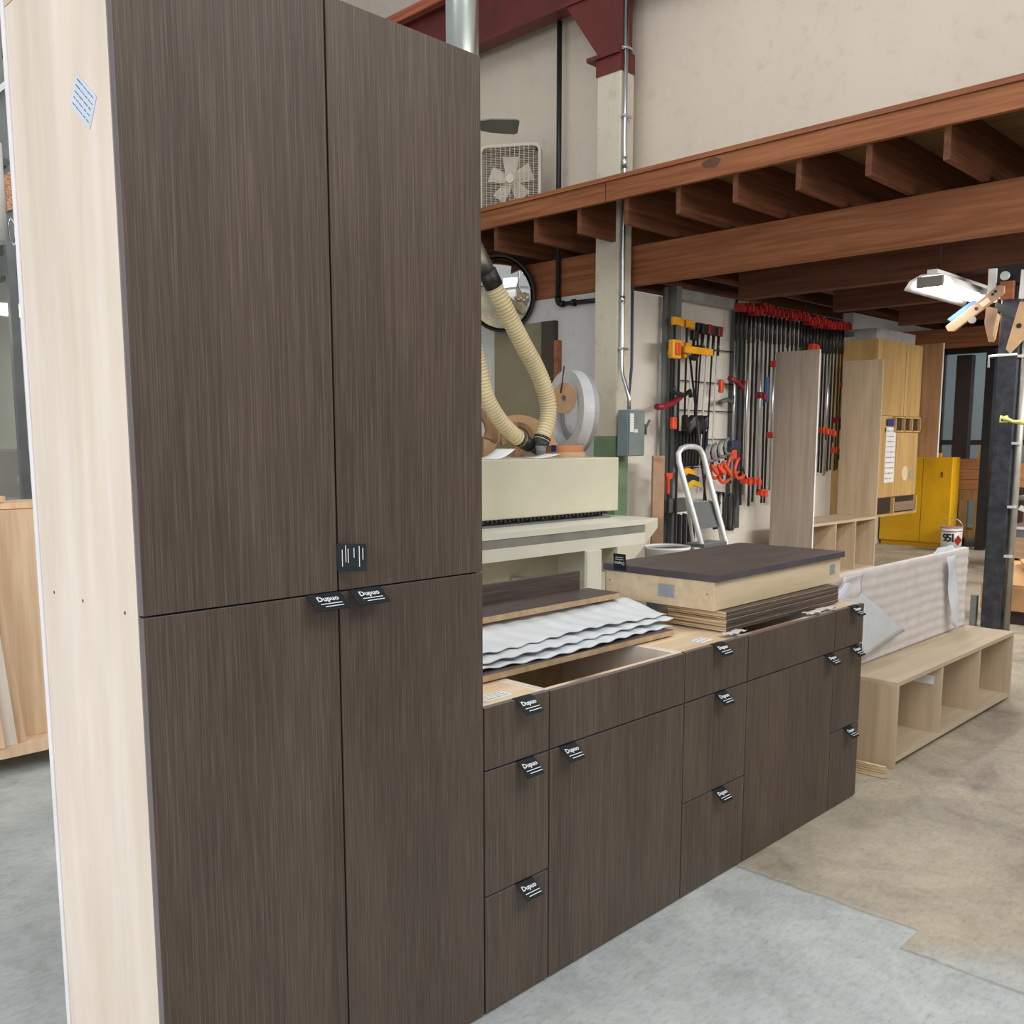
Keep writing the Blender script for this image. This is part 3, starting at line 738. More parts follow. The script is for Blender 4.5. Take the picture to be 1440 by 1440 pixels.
# ------------------------------------------------------------------ edge bander (cream machine) with things on top
def machine():
    t = thing('edge_banding_machine', 'long cream workshop machine with a hood and outfeed bed', 'machine', (0, 2.9, 0))
    b = MB(); b.box(1.5, 4.27, 0, .95, 1.035, 1.452); b.build('hood', CREAM, t, bevel=.006)
    b = MB(); b.box(1.5, 4.2, .06, .9, .12, .93); b.build('body', CREAM, t, bevel=.006)
    b = MB(); b.box(1.5, 4.15, -.02, .2, .94, 1.0); b.build('pressure_zone', GREYM, t)
    b = MB()
    b.box(1.5, 4.1, .02, .05, 1.0, 1.034)
    for i in range(60): b.box(1.55+i*.043, 1.575+i*.043, -.02, .02, 1.012+.004*(i % 3), 1.034)
    b.build('hood_gap_strip', BLK, t)  # black strip and teeth filling the gap below the hood
    # outfeed bed in front
    yb = -.30
    b = MB(); b.box(1.5, 4.36, yb, .3, .965, .985); b.build('bed_top', CREAM2, t)
    b = MB(); b.box(1.5, 4.36, yb-.02, yb, .945, .985); b.box(1.5, 4.2, yb-.02, yb, .80, .885); b.build('bed_rail', CREAM2, t)
    b = MB(); b.box(1.5, 4.2, yb-.012, yb, .887, .943); b.build('groove', plain('anodised_track', (150, 150, 144), .4, .4), t)
    b = MB(); b.prism([(4.36, yb-.021, .985), (4.36, yb-.021, .91), (3.95, yb-.021, .60), (3.86, yb-.021, .60), (3.86, yb-.021, .80), (4.2, yb-.021, .80), (4.2, yb-.021, .945), (4.36, yb-.021, .985)][:7], (0, .5, 0)); b.build('end_bracket', CREAM, t)
    b = MB(); b.box(3.48, 3.62, yb-.05, yb-.02, .42, .80); b.box(3.62, 3.64, yb-.05, .06, .42, .80); b.build('support_leg', CREAM2, t, bevel=.003)
    b = MB(); b.cyl((3.55, yb-.052, .48), (3.55, yb-.065, .48), .018, n=12); b.build('bolt', CHROME, t)
    b = MB(); b.cyl((3.12, .06, .60), (3.5, -.25, .56), .02, n=12); b.build('rod', ALU, t)
    b = MB(); b.box(1.6, 4.1, .1, .85, 0, .12); b.build('plinth', GREYD, t)
machine()

def hose(pts, r, name, lb, collar0=None, collar1=None):
    t = thing(name, lb, 'hose', pts[-1]); o = Vector(pts[-1])
    P = [Vector(p)-o for p in pts]; Q = []
    n = len(P)
    for i in range(n-1):
        p0, p1, p2, p3 = P[max(i-1, 0)], P[i], P[i+1], P[min(i+2, n-1)]
        seg = max(2, int((p2-p1).length/.006))
        for k in range(seg):
            s = k/seg
            Q.append(.5*((2*p1)+(-p0+p2)*s+(2*p0-5*p1+4*p2-p3)*s*s+(-p0+3*p1-3*p2+p3)*s**3))
    Q.append(P[-1])
    b = MB(); b.tube(Q, r, 20, rf=lambda i: r*(1.04 if i % 4 < 2 else .93)); b.build('corrugated_tube', HOSE, t)
    d0 = (Q[0]-Q[6]).normalized(); d1 = (Q[-1]-Q[-7]).normalized()
    MB().cyl(Q[-1]-d1*.03, Q[-1]+d1*.1, r*1.05, r*.95, n=20).build('rubber_cuff', BLK, t)
    if collar0:
        MB().cyl(Q[0]-d0*.03, Q[0]+d0*.09, r*1.05, n=20).build('rubber_cuff', BLK, t)
        MB().cyl(Q[0]+d0*.08, Q[0]+d0*.8, r*.9, n=20).build('metal_spout', DUCTM, t)
hose([(3.27, 3.3, 2.72), (3.436, 3.3, 2.5), (3.589, 3.3, 2.31), (3.764, 3.3, 2.1), (3.868, 3.3, 1.9), (3.872, 3.3, 1.74), (3.80, 3.3, 1.58)], .066, 'dust_hose', 'cream corrugated dust hose curving down past the round mirror', True)
hose([(3.06, 3.34, 2.7), (3.10, 3.34, 2.35), (3.18, 3.34, 2.1), (3.25, 3.34, 1.9), (3.38, 3.34, 1.74), (3.53, 3.34, 1.63), (3.62, 3.34, 1.585)], .058, 'dust_hose', 'cream corrugated dust hose close to the tall cabinet, sloping onto the machine')

def roll(name, lb, c, nrm, ro, ri, th, mat, extra=None):
    t = thing(name, lb, 'roll', c)
    MB().ring((0, 0, 0), nrm, ro, ri, th, 64).build('coil', mat, t)
    if extra: extra(t)
    return t
def ex1(t):
    n = Vector((-.93, .36, .05)).normalized()
    MB().ring(-n*.075, n, .35, .17, .05, 48).build('inner_coil', plain('grey_inner_coil', (150, 150, 152), .5), t)
roll('edge_tape_roll', 'large white roll of edge tape standing on the machine', (4.47, 3.6, 1.815), (-.93, .36, .05), .36, .25, .10, RINGG, ex1)
n_ = Vector((-.93, -.1, .05)).normalized()
t = thing('round_template', 'tan disc hanging inside the large white edge tape roll', 'disc', at(793, 560, 'Y', 3.5))
MB().ring((0, 0, 0), n_, .125, .025, .012, 48).build('disc', TANR, t)
b = MB(); b.tube([(-.03, .01, .04), (-.02, .0, .14), (0, .0, .26)], .006, 8); b.build('hanging_cord', BLK, t)
t = thing('veneer_roll', 'tan veneer arch standing behind the two dust hoses', 'roll', (at(728, 640, 'Y', 3.74).x, 3.74, 1.4535))
MB().ring((0, 0, 0), (-.70, -.71, 0), .34, .20, .05, 48, 0, -PI/2, PI/2).build('coil', TANR, t)
b = MB(); b.ring((0, 0, 0), (-.70, -.71, 0), .345, .195, .056, 4, 0, .42, .62); b.build('blue_tape', BLUET, t)
def flatroll(lb, z, ro, mat, h):
    t = thing('banding_roll', lb, 'roll', (4.13, 3.35, z))
    MB().ring((0, 0, h/2), (0, 0, 1), ro, ro-.06, h, 56).build('coil', mat, t)
    return t
t = flatroll('copper-coloured flat roll with blue tape on top of the machine', 1.495, .155, COPR, .05)
b = MB(); b.box(-.152, -.158, -.05, -.0, .0, .052); b.xf(T(0, .0, 0)); b.build('blue_tape', BLUET, t)
flatroll('pale tan flat roll beneath the copper-coloured one', 1.4535, .17, TANR, .04)
def worn():
    for i, (x, y, r_, lb) in enumerate(((3.30, 3.62, .24, 'brown bent veneer coil nearest the tall cabinet'), (3.46, 3.68, .20, 'brown bent veneer coil behind the lower dust hose'), (3.86, 3.62, .16, 'brown wedge of veneer between the two dust hoses'))):
        t = thing('veneer_coil', lb, 'veneer', (x, y, 1.4535))
        MB().ring((0, 0, r_*.86), (-.6, -.8, .1), r_*.85, r_*.62, .10, 40, 0, -PI*.62, PI*.62).build('coil', BROWNP, t)
        MB().box(-.05, .05, -.03, .03, 0, r_*.8).build('core_block', BROWNP, t)
worn()
def paper(px, py, w_, d_, a, lb, curl=0.):
    p = at(px, py, 'Y', 3.03)
    o = MB().grid(lambda u, v: (w_*(u-.5), d_*(v-.5), .002+curl*u*u), 8, 3, (0, 0, .001)).build('paper_sheet', PAPER, None, (p.x, 3.03, 1.4535), rot=(0, 0, R(a)))
    tag(o, lb, 'paper')
paper(697, 640, .22, .18, 4, 'curled white paper at the tall cabinet end of the machine top', .07)
paper(760, 640, .24, .18, -6, 'white paper in front of the hose cuff on the machine', .03)
paper(795, 642, .2, .16, 8, 'flat pinkish paper before the copper-coloured roll')
tag(MB().cyl((0, 0, 0), (0, 0, .09), .03, .045, n=14).build('hose_nozzle', GREYM, None, (3.69, 3.2, 1.4535)), 'grey nozzle lying between the two hose ends', 'nozzle')
tag(MB().cyl((0, 0, 0), (.02, 0, .17), .04, .02, n=12).build('spray_gun', GREYD, None, (4.6, 3.3, 1.0), rot=None), 'small grey tool beyond the machine hood', 'tool') if False else None

def tools_hanging():
    t = thing('hanging_tool', 'dark tool with a yellow knot hanging beside the column', 'tool', (5.2, 3.98, 1.25))
    b = MB(); b.cyl((0, 0, -1.25), (0, 0, .75), .02, n=10); b.box(-.03, .03, -.02, .02, .25, .62); b.build('shaft', BLK, t)
    b = MB(); b.tube([(0, .02, .7), (.02, -.03, .78), (-.02, -.05, .83), (0, 0, .88)], .016, 8); b.build('knot', ROPE, t)
    tools_hanging()

def mirror():
    t = thing('convex_mirror', 'round convex safety mirror with black rim high behind the hoses', 'mirror', at(703, 413, 'X', 5.5))
    n = Vector((-.9, -.35, -.25)).normalized()
    MB().dome(n*.005, n, .375, .11, 48, 12).build('mirror_dome', MIRR, t)
    MB().ring((0, 0, 0), n, .395, .372, .03, 64).build('rim', BLK, t)
    MB().cyl(-n*.01, -n*.34, .02, n=10).build('bracket', GREYD, t)
mirror()

# box fan and ceiling fan on the mezzanine
def box_fan():
    t = thing('box_fan', 'aged square box fan standing on the mezzanine against the wall', 'fan', (5.3, 5.12, 3.833), (0, 0, R(33)))
    W, H, D = .62, .66, .13
    def rr(x, w_, h_, r_, n=6):
        pts = []
        for cx, cz, a0 in ((w_/2-r_, h_/2-r_, 0), (-w_/2+r_, h_/2-r_, 90), (-w_/2+r_, -h_/2+r_, 180), (w_/2-r_, -h_/2+r_, 270)):
            for k in range(n+1):
                a = R(a0+90*k/n); pts.append((x, cx+r_*math.cos(a), H/2+cz+r_*math.sin(a)))
        return pts
    b = MB(); A = rr(0, W, H, .07); B = rr(0, W-.05, H-.05, .055); C_ = [(D, p[1], p[2]) for p in A]; D_ = [(D, p[1], p[2]) for p in B]
    n = len(A); V = [[b.bm.verts.new(p) for p in L_] for L_ in (A, B, C_, D_)]
    for i in range(n):
        j = (i+1) % n
        for q, r_ in ((0, 1), (1, 3), (3, 2), (2, 0)): b.bm.faces.new((V[q][i], V[q][j], V[r_][j], V[r_][i]))
    b.build('housing', FANC, t)
    b = MB(); hw = W/2-.024
    for i in range(13):
        y = -hw+2*hw*i/12; hh = (H/2-.026) if abs(y) < hw-.05 else H/2-.07
        b.box(-.004, -.001, y-.0022, y+.0022, H/2-hh, H/2+hh)
    for i in range(38):
        z = H/2-(H/2-.03)+(H-.06)*i/37; ww = hw if abs(z-H/2) < H/2-.08 else hw-.03
        b.box(-.001, .001, -ww, ww, z-.0016, z+.0016)
    b.build('grille', FANC, t)
    b = MB(); b.cyl((-.006, 0, H/2), (.0, 0, H/2), .042, n=24); b.build('badge', FANC, t)
    b = MB()
    for k in range(5):
        a = 2*PI*k/5+.3; c, s = math.cos(a), math.sin(a)
        def P_(r_, w_, x): return (x, r_*c-w_*s, H/2+r_*s+w_*c)
        b.hexa([P_(.05, -.05, .035), P_(.05, .05, .075), P_(.22, .08, .08), P_(.22, -.08, .03), P_(.05, -.05, .038), P_(.05, .05, .078), P_(.22, .08, .083), P_(.22, -.08, .033)])
    b.cyl((.03, 0, H/2), (.09, 0, H/2), .06, n=20); b.build('blades', FANC, t)
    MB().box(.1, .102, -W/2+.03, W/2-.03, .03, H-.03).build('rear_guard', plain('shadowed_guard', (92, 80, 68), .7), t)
box_fan()
def ceiling_fan():
    p = at(655, 176, 'X', 4.3)
    t = thing('ceiling_fan', 'grey bladed ceiling fan just beyond the tall cabinet top corner', 'fan', p)
    MB().cyl((0, 0, -.06), (0, 0, .1), .1, .08, n=24).build('motor', GREYD, t)
    MB().cyl((0, 0, .1), (0, 0, 2.6), .014, n=10).build('down_rod', GREYD, t)
    MB().box(-.1, .1, -.1, .1, 2.6, 2.62).build('mounting_plate', GREYD, t)
    for k in range(4):
        a = R(-38+90*k); rot = Matrix.Rotation(a, 4, 'Z') @ Matrix.Rotation(R(-24), 4, 'X')
        pts = [(.1, -.05, 0), (.22, -.08, 0), (.44, -.09, 0), (.47, -.07, 0), (.47, .07, 0), (.44, .09, 0), (.22, .08, 0), (.1, .05, 0)]
        b = MB(); b.prism(pts, (0, 0, .012)); b.xf(rot); b.build('blade', FANB, t)
ceiling_fan()

# ------------------------------------------------------------------ clamp wall
def rack_frame():
    t = thing('steel_rack_frame', 'grey steel post and lintel framing the left clamps on the wall', 'frame', (6.42, 3.88, 0))
    MB().box(0, .09, 0, .1, 0, 3.12).build('post', GREYM, t)
    MB().box(1.2, 1.38, .04, .1, .6, 3.0).build('post', GREYD, t)
    MB().box(.09, 1.5, .0, .1, 3.0, 3.1).build('lintel', plain('pale_grey_lintel', (148, 150, 146), .5), t)
    b = MB()
    for z in (2.55, 2.2, 1.9, 1.6, 1.3): b.cyl((.09, .06, z), (1.2, .06, z), .006, n=6)
    b.build('hanging_rail', BARBLK, t)
rack_frame()
tag(MB().cyl((0, 0, 0), (0, 0, 3.1), .03, n=12).build('vertical_pipe', GREYM, None, (6.3, 3.93, 0)), 'grey pipe beside the rack post on the wall', 'pipe')

tag(MB().box(0, 2.75, 0, .12, 0, .05).build('clamp_rail', GREYD, None, (7.72, 3.875, 2.93)), 'long rail on the wall from which the long clamps hang', 'rail')
def long_clamp(L, style):
    t = thing('bar_clamp', '', 'clamp', (0, 0, 0))
    if style == 'pipe':
        MB().cyl((0, 0, -L), (0, 0, 0), .0135, n=10).build('bar', [CHROME][0], t)
        hd = REDP
    else:
        MB().box(-.017, .017, -.005, .005, -L, 0).build('bar', BARBLK, t)
        hd = REDP
    b = MB(); b.box(-.022, .022, -.09, .012, -.03, .06); b.box(-.017, .017, -.11, -.09, -.04, .03); b.build('fixed_head', hd, t, bevel=.004)
    b = MB(); b.cyl((0, 0, -.03), (0, 0, -.33), .019, n=10); b.build('handle', BLK, t) if style != 'pipe' else b.cyl((0, 0, .06), (0, 0, .1), .012, n=8).build('screw', BARBLK, t)
    return t
LAB_A = 'long bar clamp with red head in the dense run left of the grey panel'
LAB_B = 'long bar clamp with red head between the two tall oak panels'
protos = [long_clamp(2.15, 'bar'), long_clamp(2.0, 'pipe'), long_clamp(1.80, 'bar'), long_clamp(1.85, 'pipe')]
used = set()
def put_clamp(k, x, z, lb, gp, tilt=0., y=3.86):
    p = protos[k]
    if k in used: c = copy_tree(p)
    else: c = p; used.add(k)
    c.location = (x, y, z); c.rotation_euler = (0, tilt, 0); c['label'] = lb; c['group'] = gp
    return c
xs_ = [1036+i*6.1 for i in range(16)]
rnd = random.Random(3)
for i, px in enumerate(xs_):
    x = at(px, 440, 'Y', 3.86).x
    put_clamp(0 if i % 3 else 1, x, 3.01+rnd.uniform(-.03, .03), LAB_A, 'long clamps hung left of the grey panel', R(rnd.uniform(-.6, .6)))
for i in range(13):
    px = 1131+i*4.6
    x = at(px, 460, 'Y', 3.86).x
    put_clamp((2, 2, 3, 2, 2, 2)[i % 6], x, 3.0+rnd.uniform(-.04, .02), LAB_B, 'long clamps hung right of the grey panel', R(rnd.uniform(-.6, .6)))
# sliding jaws as pieces of their own, clamped on bars: red sliding heads
def jaw(px, py, lb, mat=ORNG, w_=.05, y=3.79):
    p = at(px, py, 'Y', y)
    t = thing('sliding_clamp', lb, 'clamp', p)
    b = MB(); b.box(-w_*1.0, w_*1.0, -.05, .03, -.035, .035); b.box(-w_*.6, w_*.4, -.09, -.05, -.05, .02); b.build('slide', mat, t, bevel=.006)
    MB().cyl((-w_*.2, -.06, -.03), (-w_*.2, -.06, -.12), .009, n=8).build('screw', BARBLK, t)
for px, py, lb in ((1089, 512, 'red sliding jaw at the upper left edge of the grey panel'), (1084, 612, 'red sliding jaw halfway down the left edge of the grey panel'),
                   (1060, 676, 'orange-red jaw low on the clamps left of the grey panel'), (1069, 692, 'lowest orange-red jaw, just left of the grey panel foot'), (1047, 676, 'orange-red jaw low on the clamps behind the step ladder'),
                   (1142, 488, 'red jaw peeping over the top edge of the grey panel'), (1156, 605, 'red jaw right of the grey panel at mid height'), (1166, 608, 'orange-red jaw between the two oak panels at mid height'),
                   (1174, 633, 'lower orange-red jaw between the two oak panels'), (1176, 591, 'dark red jaw beside the taller oak end panel'), (1068, 556, 'small dark jaw on the clamps left of the blue strip'), (1186, 541, 'uppermost red jaw beside the oak end panel')):
    jaw(px, py, lb, REDD if 'dark' in lb else ORNG)
tag(MB().box(-.02, .02, -.012, .012, -.28, 0).build('blue_strip', BLUEP, None, at(1079, 530, 'Y', 3.76)), 'light blue strip hung among the long clamps', 'strip')

def quick_clamp(px, py, L, mat, lb, tilt=0., y=3.82, gp=None, sc=1.):
    """trigger clamp: bar, two jaws with pads"""
    t = thing('trigger_clamp', lb, 'clamp', at(px, py, 'Y', y), (0, R(tilt), 0), gp)
    MB().box(-.012*sc, .012*sc, -.005, .005, -L, .02).build('bar', BARBLK, t)
    b = MB(); b.prism([(-.03*sc, -.02, .03), (.1*sc, -.02, .03), (.12*sc, -.02, -.01), (.1*sc, -.02, -.06), (.02*sc, -.02, -.04), (-.03*sc, -.02, -.05)], (0, .04, 0)); b.build('fixed_jaw', mat, t, bevel=.006)
    b = MB(); b.prism([(-.04*sc, -.025, -.2), (.1*sc, -.025, -.19), (.12*sc, -.025, -.26), (.02*sc, -.025, -.29), (-.04*sc, -.025, -.36), (-.07*sc, -.025, -.33)], (0, .05, 0)); b.build('sliding_jaw', mat, t, bevel=.006)
quick_clamp(949, 450, 1.0, YEL, 'yellow trigger clamp with red pad, next to the rack post', 0, 3.80, sc=1.2)
quick_clamp(966, 454, 1.15, YEL, 'yellow trigger clamp second from the rack post, pads level with its neighbours', 0, 3.83)
quick_clamp(982, 458, 1.2, BLK, 'black trigger clamp third along from the rack post', 1.5, 3.83)
b = MB(); b.box(0, .5, -.02, .02, 0, .07); tag(b.build('yellow_clamp', YEL, None, at(962, 496, 'Y', 3.74), bevel=.008), 'wide yellow clamp jaw crossing the bars near the rack post', 'clamp')
b = MB(); b.box(-.07, .07, -.03, .03, -.09, .09); b.box(-.035, .035, -.05, -.03, -.06, .06, 1)
tag(b.build('yellow_clamp', [YEL, ORNG], None, at(949, 491, 'Y', 3.72), bevel=.01), 'yellow clamp head with orange-red pad beside the rack post', 'clamp')
for i, (px, py, L, tl) in enumerate(((975, 470, 1.3, 4), (988, 462, 1.6, 5), (996, 462, 1.7, 4), (1003, 464, 1.8, 3), (1010, 465, 1.8, 2.5))):
    t = thing('bar_clamp', 'slim grey bar clamp hanging aslant between the yellow clamps and dark post', 'clamp', at(px, py, 'Y', 3.8), (0, R(tl), 0), 'slim clamps hanging aslant in the rack')
    MB().box(-.011, .011, -.004, .004, -L, .0).build('bar', BARBLK if i % 2 else ALU, t)
    b = MB(); b.box(-.03, .05, -.03, .02, -.06, .04); b.build('fixed_head', REDD if i in (2, 4) else BLK, t, bevel=.006)
    MB().cyl((0, -.01, -.06), (0, -.01, -.26), .015, n=8).build('handle', BLK, t)
# two straight black bars near the post
for px, lb in ((944, 'black flat bar hanging right by the rack post'), (955, 'black flat bar hanging second from the rack post')):
    tag(MB().box(-.015, .015, -.004, .004, -1.9, 0).build('steel_bar', BARBLK, None, at(px, 500, 'Y', 3.78)), lb, 'bar')
# the long thin black rod crossing in front of the ladder
p0, p1 = at(970, 500, 'Y', 3.7), at(994, 716, 'Y', 3.3)
tag(MB().cyl((0, 0, 0), p1-p0, .011, n=8).build('black_rod', BLK, None, p0), 'thin black rod slanting down in front of the step ladder', 'rod')
# red curved handles / arms
def arm(pts_px, y, r_, mat, lb, name='jointed_clamp'):
    P = [at(px, py, 'Y', y) for px, py in pts_px]; o = P[0].copy()
    tag(MB().tube([p-o for p in P], r_, 8).build(name, mat, None, o), lb, 'clamp')
arm([(923, 572), (932, 572), (946, 567), (957, 558)], 3.72, .03, REDD, 'dark red clamp arm sticking out over the rack post')
arm([(1026, 532), (1036, 536), (1044, 545), (1046, 536)], 3.83, .028, REDD, 'dark red curved clamp arm high on the dark post')
arm([(1012, 566), (1022, 562), (1030, 566), (1030, 556)], 3.86, .026, GREYD, 'grey cast clamp arm below the red curved one')
arm([(946, 545), (950, 552), (962, 556), (970, 550), (972, 558)], 3.7, .024, BLK, 'black clamp arm hooked beside the rack post')
tag(MB().box(-.04, .04, -.02, .02, -.06, .06).build('small_clamp', ORNG, None, at(947, 595, 'Y', 3.72), bevel=.01), 'small orange-red clamp head low beside the rack post', 'clamp')
tag(MB().box(-.03, .03, -.02, .02, -.07, .07).build('small_clamp', ORNG, None, at(1014, 543, 'Y', 3.84), bevel=.01), 'orange-red clamp head on the dark post at mid height', 'clamp')
tag(MB().box(-.05, .05, -.02, .02, -.05, .05).build('small_clamp', ORNG, None, at(1031, 639, 'Y', 3.72), bevel=.01), 'orange-red clamp head under the navy pad', 'clamp')
tag(MB().box(-.09, .09, -.03, .03, -.05, .05).build('navy_clamp', plain('navy_plastic', (42, 46, 68), .5), None, at(1033, 626, 'Y', 3.72), bevel=.015), 'navy blue clamp pad above the orange-red clamps', 'clamp')
p = at(942, 672, 'Y', 3.74)
tag(MB().prism([(-.07, 0, .05), (.05, 0, .05), (.05, 0, 0), (.0, 0, -.02), (.0, 0, -.16), (-.03, 0, -.16), (-.03, 0, -.02)], (0, .03, 0)).build('red_clamp', ORNG, None, p), 'orange-red clamp foot left of the step ladder', 'clamp')

def cclamp(px, py, w_, h_, mat, lb, y=3.7, a=-25, gp=None, name='c_clamp'):
    t = thing(name, lb, 'clamp', at(px, py, 'Y', y), (0, R(a), 0), gp)
    P = [(w_, 0, h_/2)]+[(w_-w_*1.0*math.sin(PI*k/10)-.0*k, 0, h_/2*math.cos(PI*k/10)) for k in range(1, 10)]+[(w_, 0, -h_/2)]
    MB().tube(P, .018, 8).build('frame', mat, t)
    MB().cyl((w_, 0, -h_*.75), (w_, 0, h_*.1), .01, n=8).build('screw', BARBLK, t)
for i, (px, py) in enumerate(((1000, 668), (1012, 674), (1024, 664), (1034, 668))):
    cclamp(px, py, .16, .22, ORNG, ['orange-red C clamp nearest the ladder rail', 'orange-red C clamp, widest, second from the ladder', 'orange-red C clamp third from the ladder, set high', 'orange-red C clamp furthest from the ladder'][i], 3.72-.03*i, -35)
for i, (px, py) in enumerate(((992, 642), (1001, 640), (1010, 636), (1019, 632))):
    cclamp(px, py, .11, .17, GREYM, 'grey steel C clamp hanging in the row above the orange-red ones', 3.7, -20, 'grey C clamps in a row')
for i in range(3):
    p = at(1000+i*9, 655+i*0, 'Y', 3.66-.02*i)
    tag(MB().box(0, .16, -.015, .015, -.015, .025).xf(Matrix.Rotation(R(35), 4, 'Y')).build('red_clamp', ORNG, None, p, bevel=.005), 'short orange-red clamp arm slanting among the C clamps', 'clamp', 'short orange-red arms among the C clamps')
for i in range(4):
    p = at(1004+i*7.2, 693+i*.8, 'Y', 3.76-.02*i); h_ = .33; w_ = .1
    P = [(0, 0, -h_), (0, 0, -.05), (.02, 0, 0), (w_-.02, 0, 0), (w_, 0, -.05), (w_, 0, -h_), (w_-.02, 0, -h_-.05), (.02, 0, -h_-.05)]
    tag(MB().tube(P, .017, 8, closed=True).build('hanging_ring', BLK, None, p), 'long black ring hanging below the orange-red clamps', 'clamp', 'black rings hanging behind the ladder')
# black webbing and spring clamps behind the ladder
for i in range(9):
    px = 957+i*4.6
    tag(MB().prism([(0, 0, 0), (.03, 0, .0), (.035-.004*i, 0, -.34), (.0-.006*i, 0, -.36)], (0, .03, 0)).build('spring_clamp', BLK, None, at(px, 606, 'Y', 3.8-.012*(i % 3))), 'black spring clamp hanging in the bunch above the ladder', 'clamp', 'black spring clamps above the ladder')
b = MB(); b.grid(lambda u, v: (.42*u, .02*math.sin(u*9), .0+.03*math.sin(u*21)+.13*v), 30, 4, (0, .06, 0)); tag(b.build('webbing_bundle', BLK, None, at(958, 606, 'Y', 3.72)), 'bundle of black webbing above the step ladder', 'webbing')
for i, (px, py, m_, lb) in enumerate(((968, 665, YEL, 'yellow spring clamp seen through the ladder, upper'), (976, 682, plain('olive_yellow_clamp', (196, 158, 30), .5), 'yellow clamp seen through the ladder, lower'), (974, 674, BLK, 'black clamp seen between the two yellow ones'))):
    p = at(px, py, 'Y', 3.76); b = MB(); b.prism([(-.1, 0, .03), (0, 0, .055), (.13, 0, .02), (.13, 0, -.03), (0, 0, -.005), (-.1, 0, -.05)], (0, .04, 0))
    tag(b.build('spring_clamp', m_, None, p, bevel=.008), lb, 'clamp')
for i in range(8):
    p = at(951+i*3.6, 722+(i % 3), 'Y', 3.8)
    tag(MB().box(0, .02, 0, .02, -.72, 0).build('steel_rod', [GREYD, BARBLK][i % 2], None, p), 'dark steel bar standing in the bundle left of the step ladder', 'bar', 'dark bars standing behind the ladder')
tag(MB().box(0, .46, 0, .1, 0, .14).build('bar_holder', GREYD, None, at(937, 722, 'Y', 3.8), bevel=.01), 'grey holder across the standing steel bars', 'holder')

def board_up(px0, px1, pyt, y, z0, name, mat, lb, th=.02, lean=0):
    a = at(px0, pyt, 'Y', y); b_ = at(px1, pyt, 'Y', y)
    o = MB().box(0, b_.x-a.x, 0, th, 0, a.z-z0).build(name, mat, None, (a.x, y, z0), rot=(R(lean), 0, 0))
    return tag(o, lb, 'board')
board_up(919, 935, 641, 3.70, .0, 'leaning_board', MDF, 'brown board standing upright left of the step ladder')

def ladder():
    y = 3.35
    t = thing('step_ladder', 'aluminium step ladder with ribbed grey treads before the clamp wall', 'ladder', (0, 0, 0))
    def L3(px, py, yy): return at(px, py, 'Y', yy)
    # front frame: two rails joined by a curved hand hoop
    pts = [L3(996, 800, 3.0), L3(977, 730, 3.1), L3(963, 680, 3.2), L3(955, 650, 3.25), L3(954, 638, 3.27), L3(958, 631, 3.28), L3(966, 628, 3.28), L3(976, 628, 3.28), L3(984, 631, 3.28), L3(989, 640, 3.27), L3(998, 675, 3.2), L3(1010, 722, 3.1), L3(1028, 790, 2.98)]
    z0 = 0.0
    a, b_ = pts[0], pts[1]; k = (a.z-z0)/(b_.z-a.z); pts.insert(0, a-(b_-a)*k)
    a, b_ = pts[-1], pts[-2]; k = (a.z-z0)/(b_.z-a.z); pts.append(a-(b_-a)*k)
    o = pts[0].copy(); o.z = 0; t.location = o
    MB().tube([p-o for p in pts], .026, 10).build('front_frame', ALU, t)
    def tread(ya, yb, pl, pr, lb='tread'):
        l, r_ = at(pl[0], pl[1], 'Y', ya), at(pr[0], pr[1], 'Y', ya); z = l.z
        b = MB(); b.box(l.x-o.x, r_.x-o.x, ya-o.y, yb-o.y, z-.03, z)
        for i in range(14):
            x = l.x-o.x+(r_.x-l.x)*(i+.5)/14; b.box(x-.006, x+.006, ya-o.y, yb-o.y, z, z+.004, 1)
        b.build('tread', [RUBBER, RIB], t)
    # upper platform tilts up as seen from the front
    q = [L3(967, 705, 3.2), L3(1000, 704, 3.2), L3(1010, 737, 3.12), L3(980, 741, 3.12)]
    n = Vector((0, -.03, -.02)); b = MB(); b.prism([p-o for p in q], n)
    for i in range(16):
        s = (i+.5)/16; a = q[0].lerp(q[1], s)-o; c = q[3].lerp(q[2], s)-o; b.prism([a-Vector((.006, .004, 0)), a+Vector((.006, -.004, 0)), c+Vector((.006, -.004, 0)), c-Vector((.006, .004, 0))], (0, -.006, .004), 1)
    b.build('tread', [RUBBER, RIB], t)
    tread(3.0, 3.2, (990, 766), (1022, 764))
    # rear legs
    for (pa, pb) in (((966, 700), (978, 790)), ((1006, 700), (1014, 760))):
        a = L3(pa[0], pa[1], 3.3); c = L3(pb[0], pb[1], 3.62); k = c.z/(a.z-c.z); d = c-(a-c)*k
        MB().tube([a-o, c-o, d-o], .017, 8).build('rear_leg', ALU, t)
    for z in (.95, .80):
        a = at(992, 740, 'Y', 3.5); MB().cyl((a.x-o.x, 3.52-o.y, z), (a.x-o.x+.3, 3.52-o.y, z), .008, n=8).build('brace', BARBLK, t)
ladder()

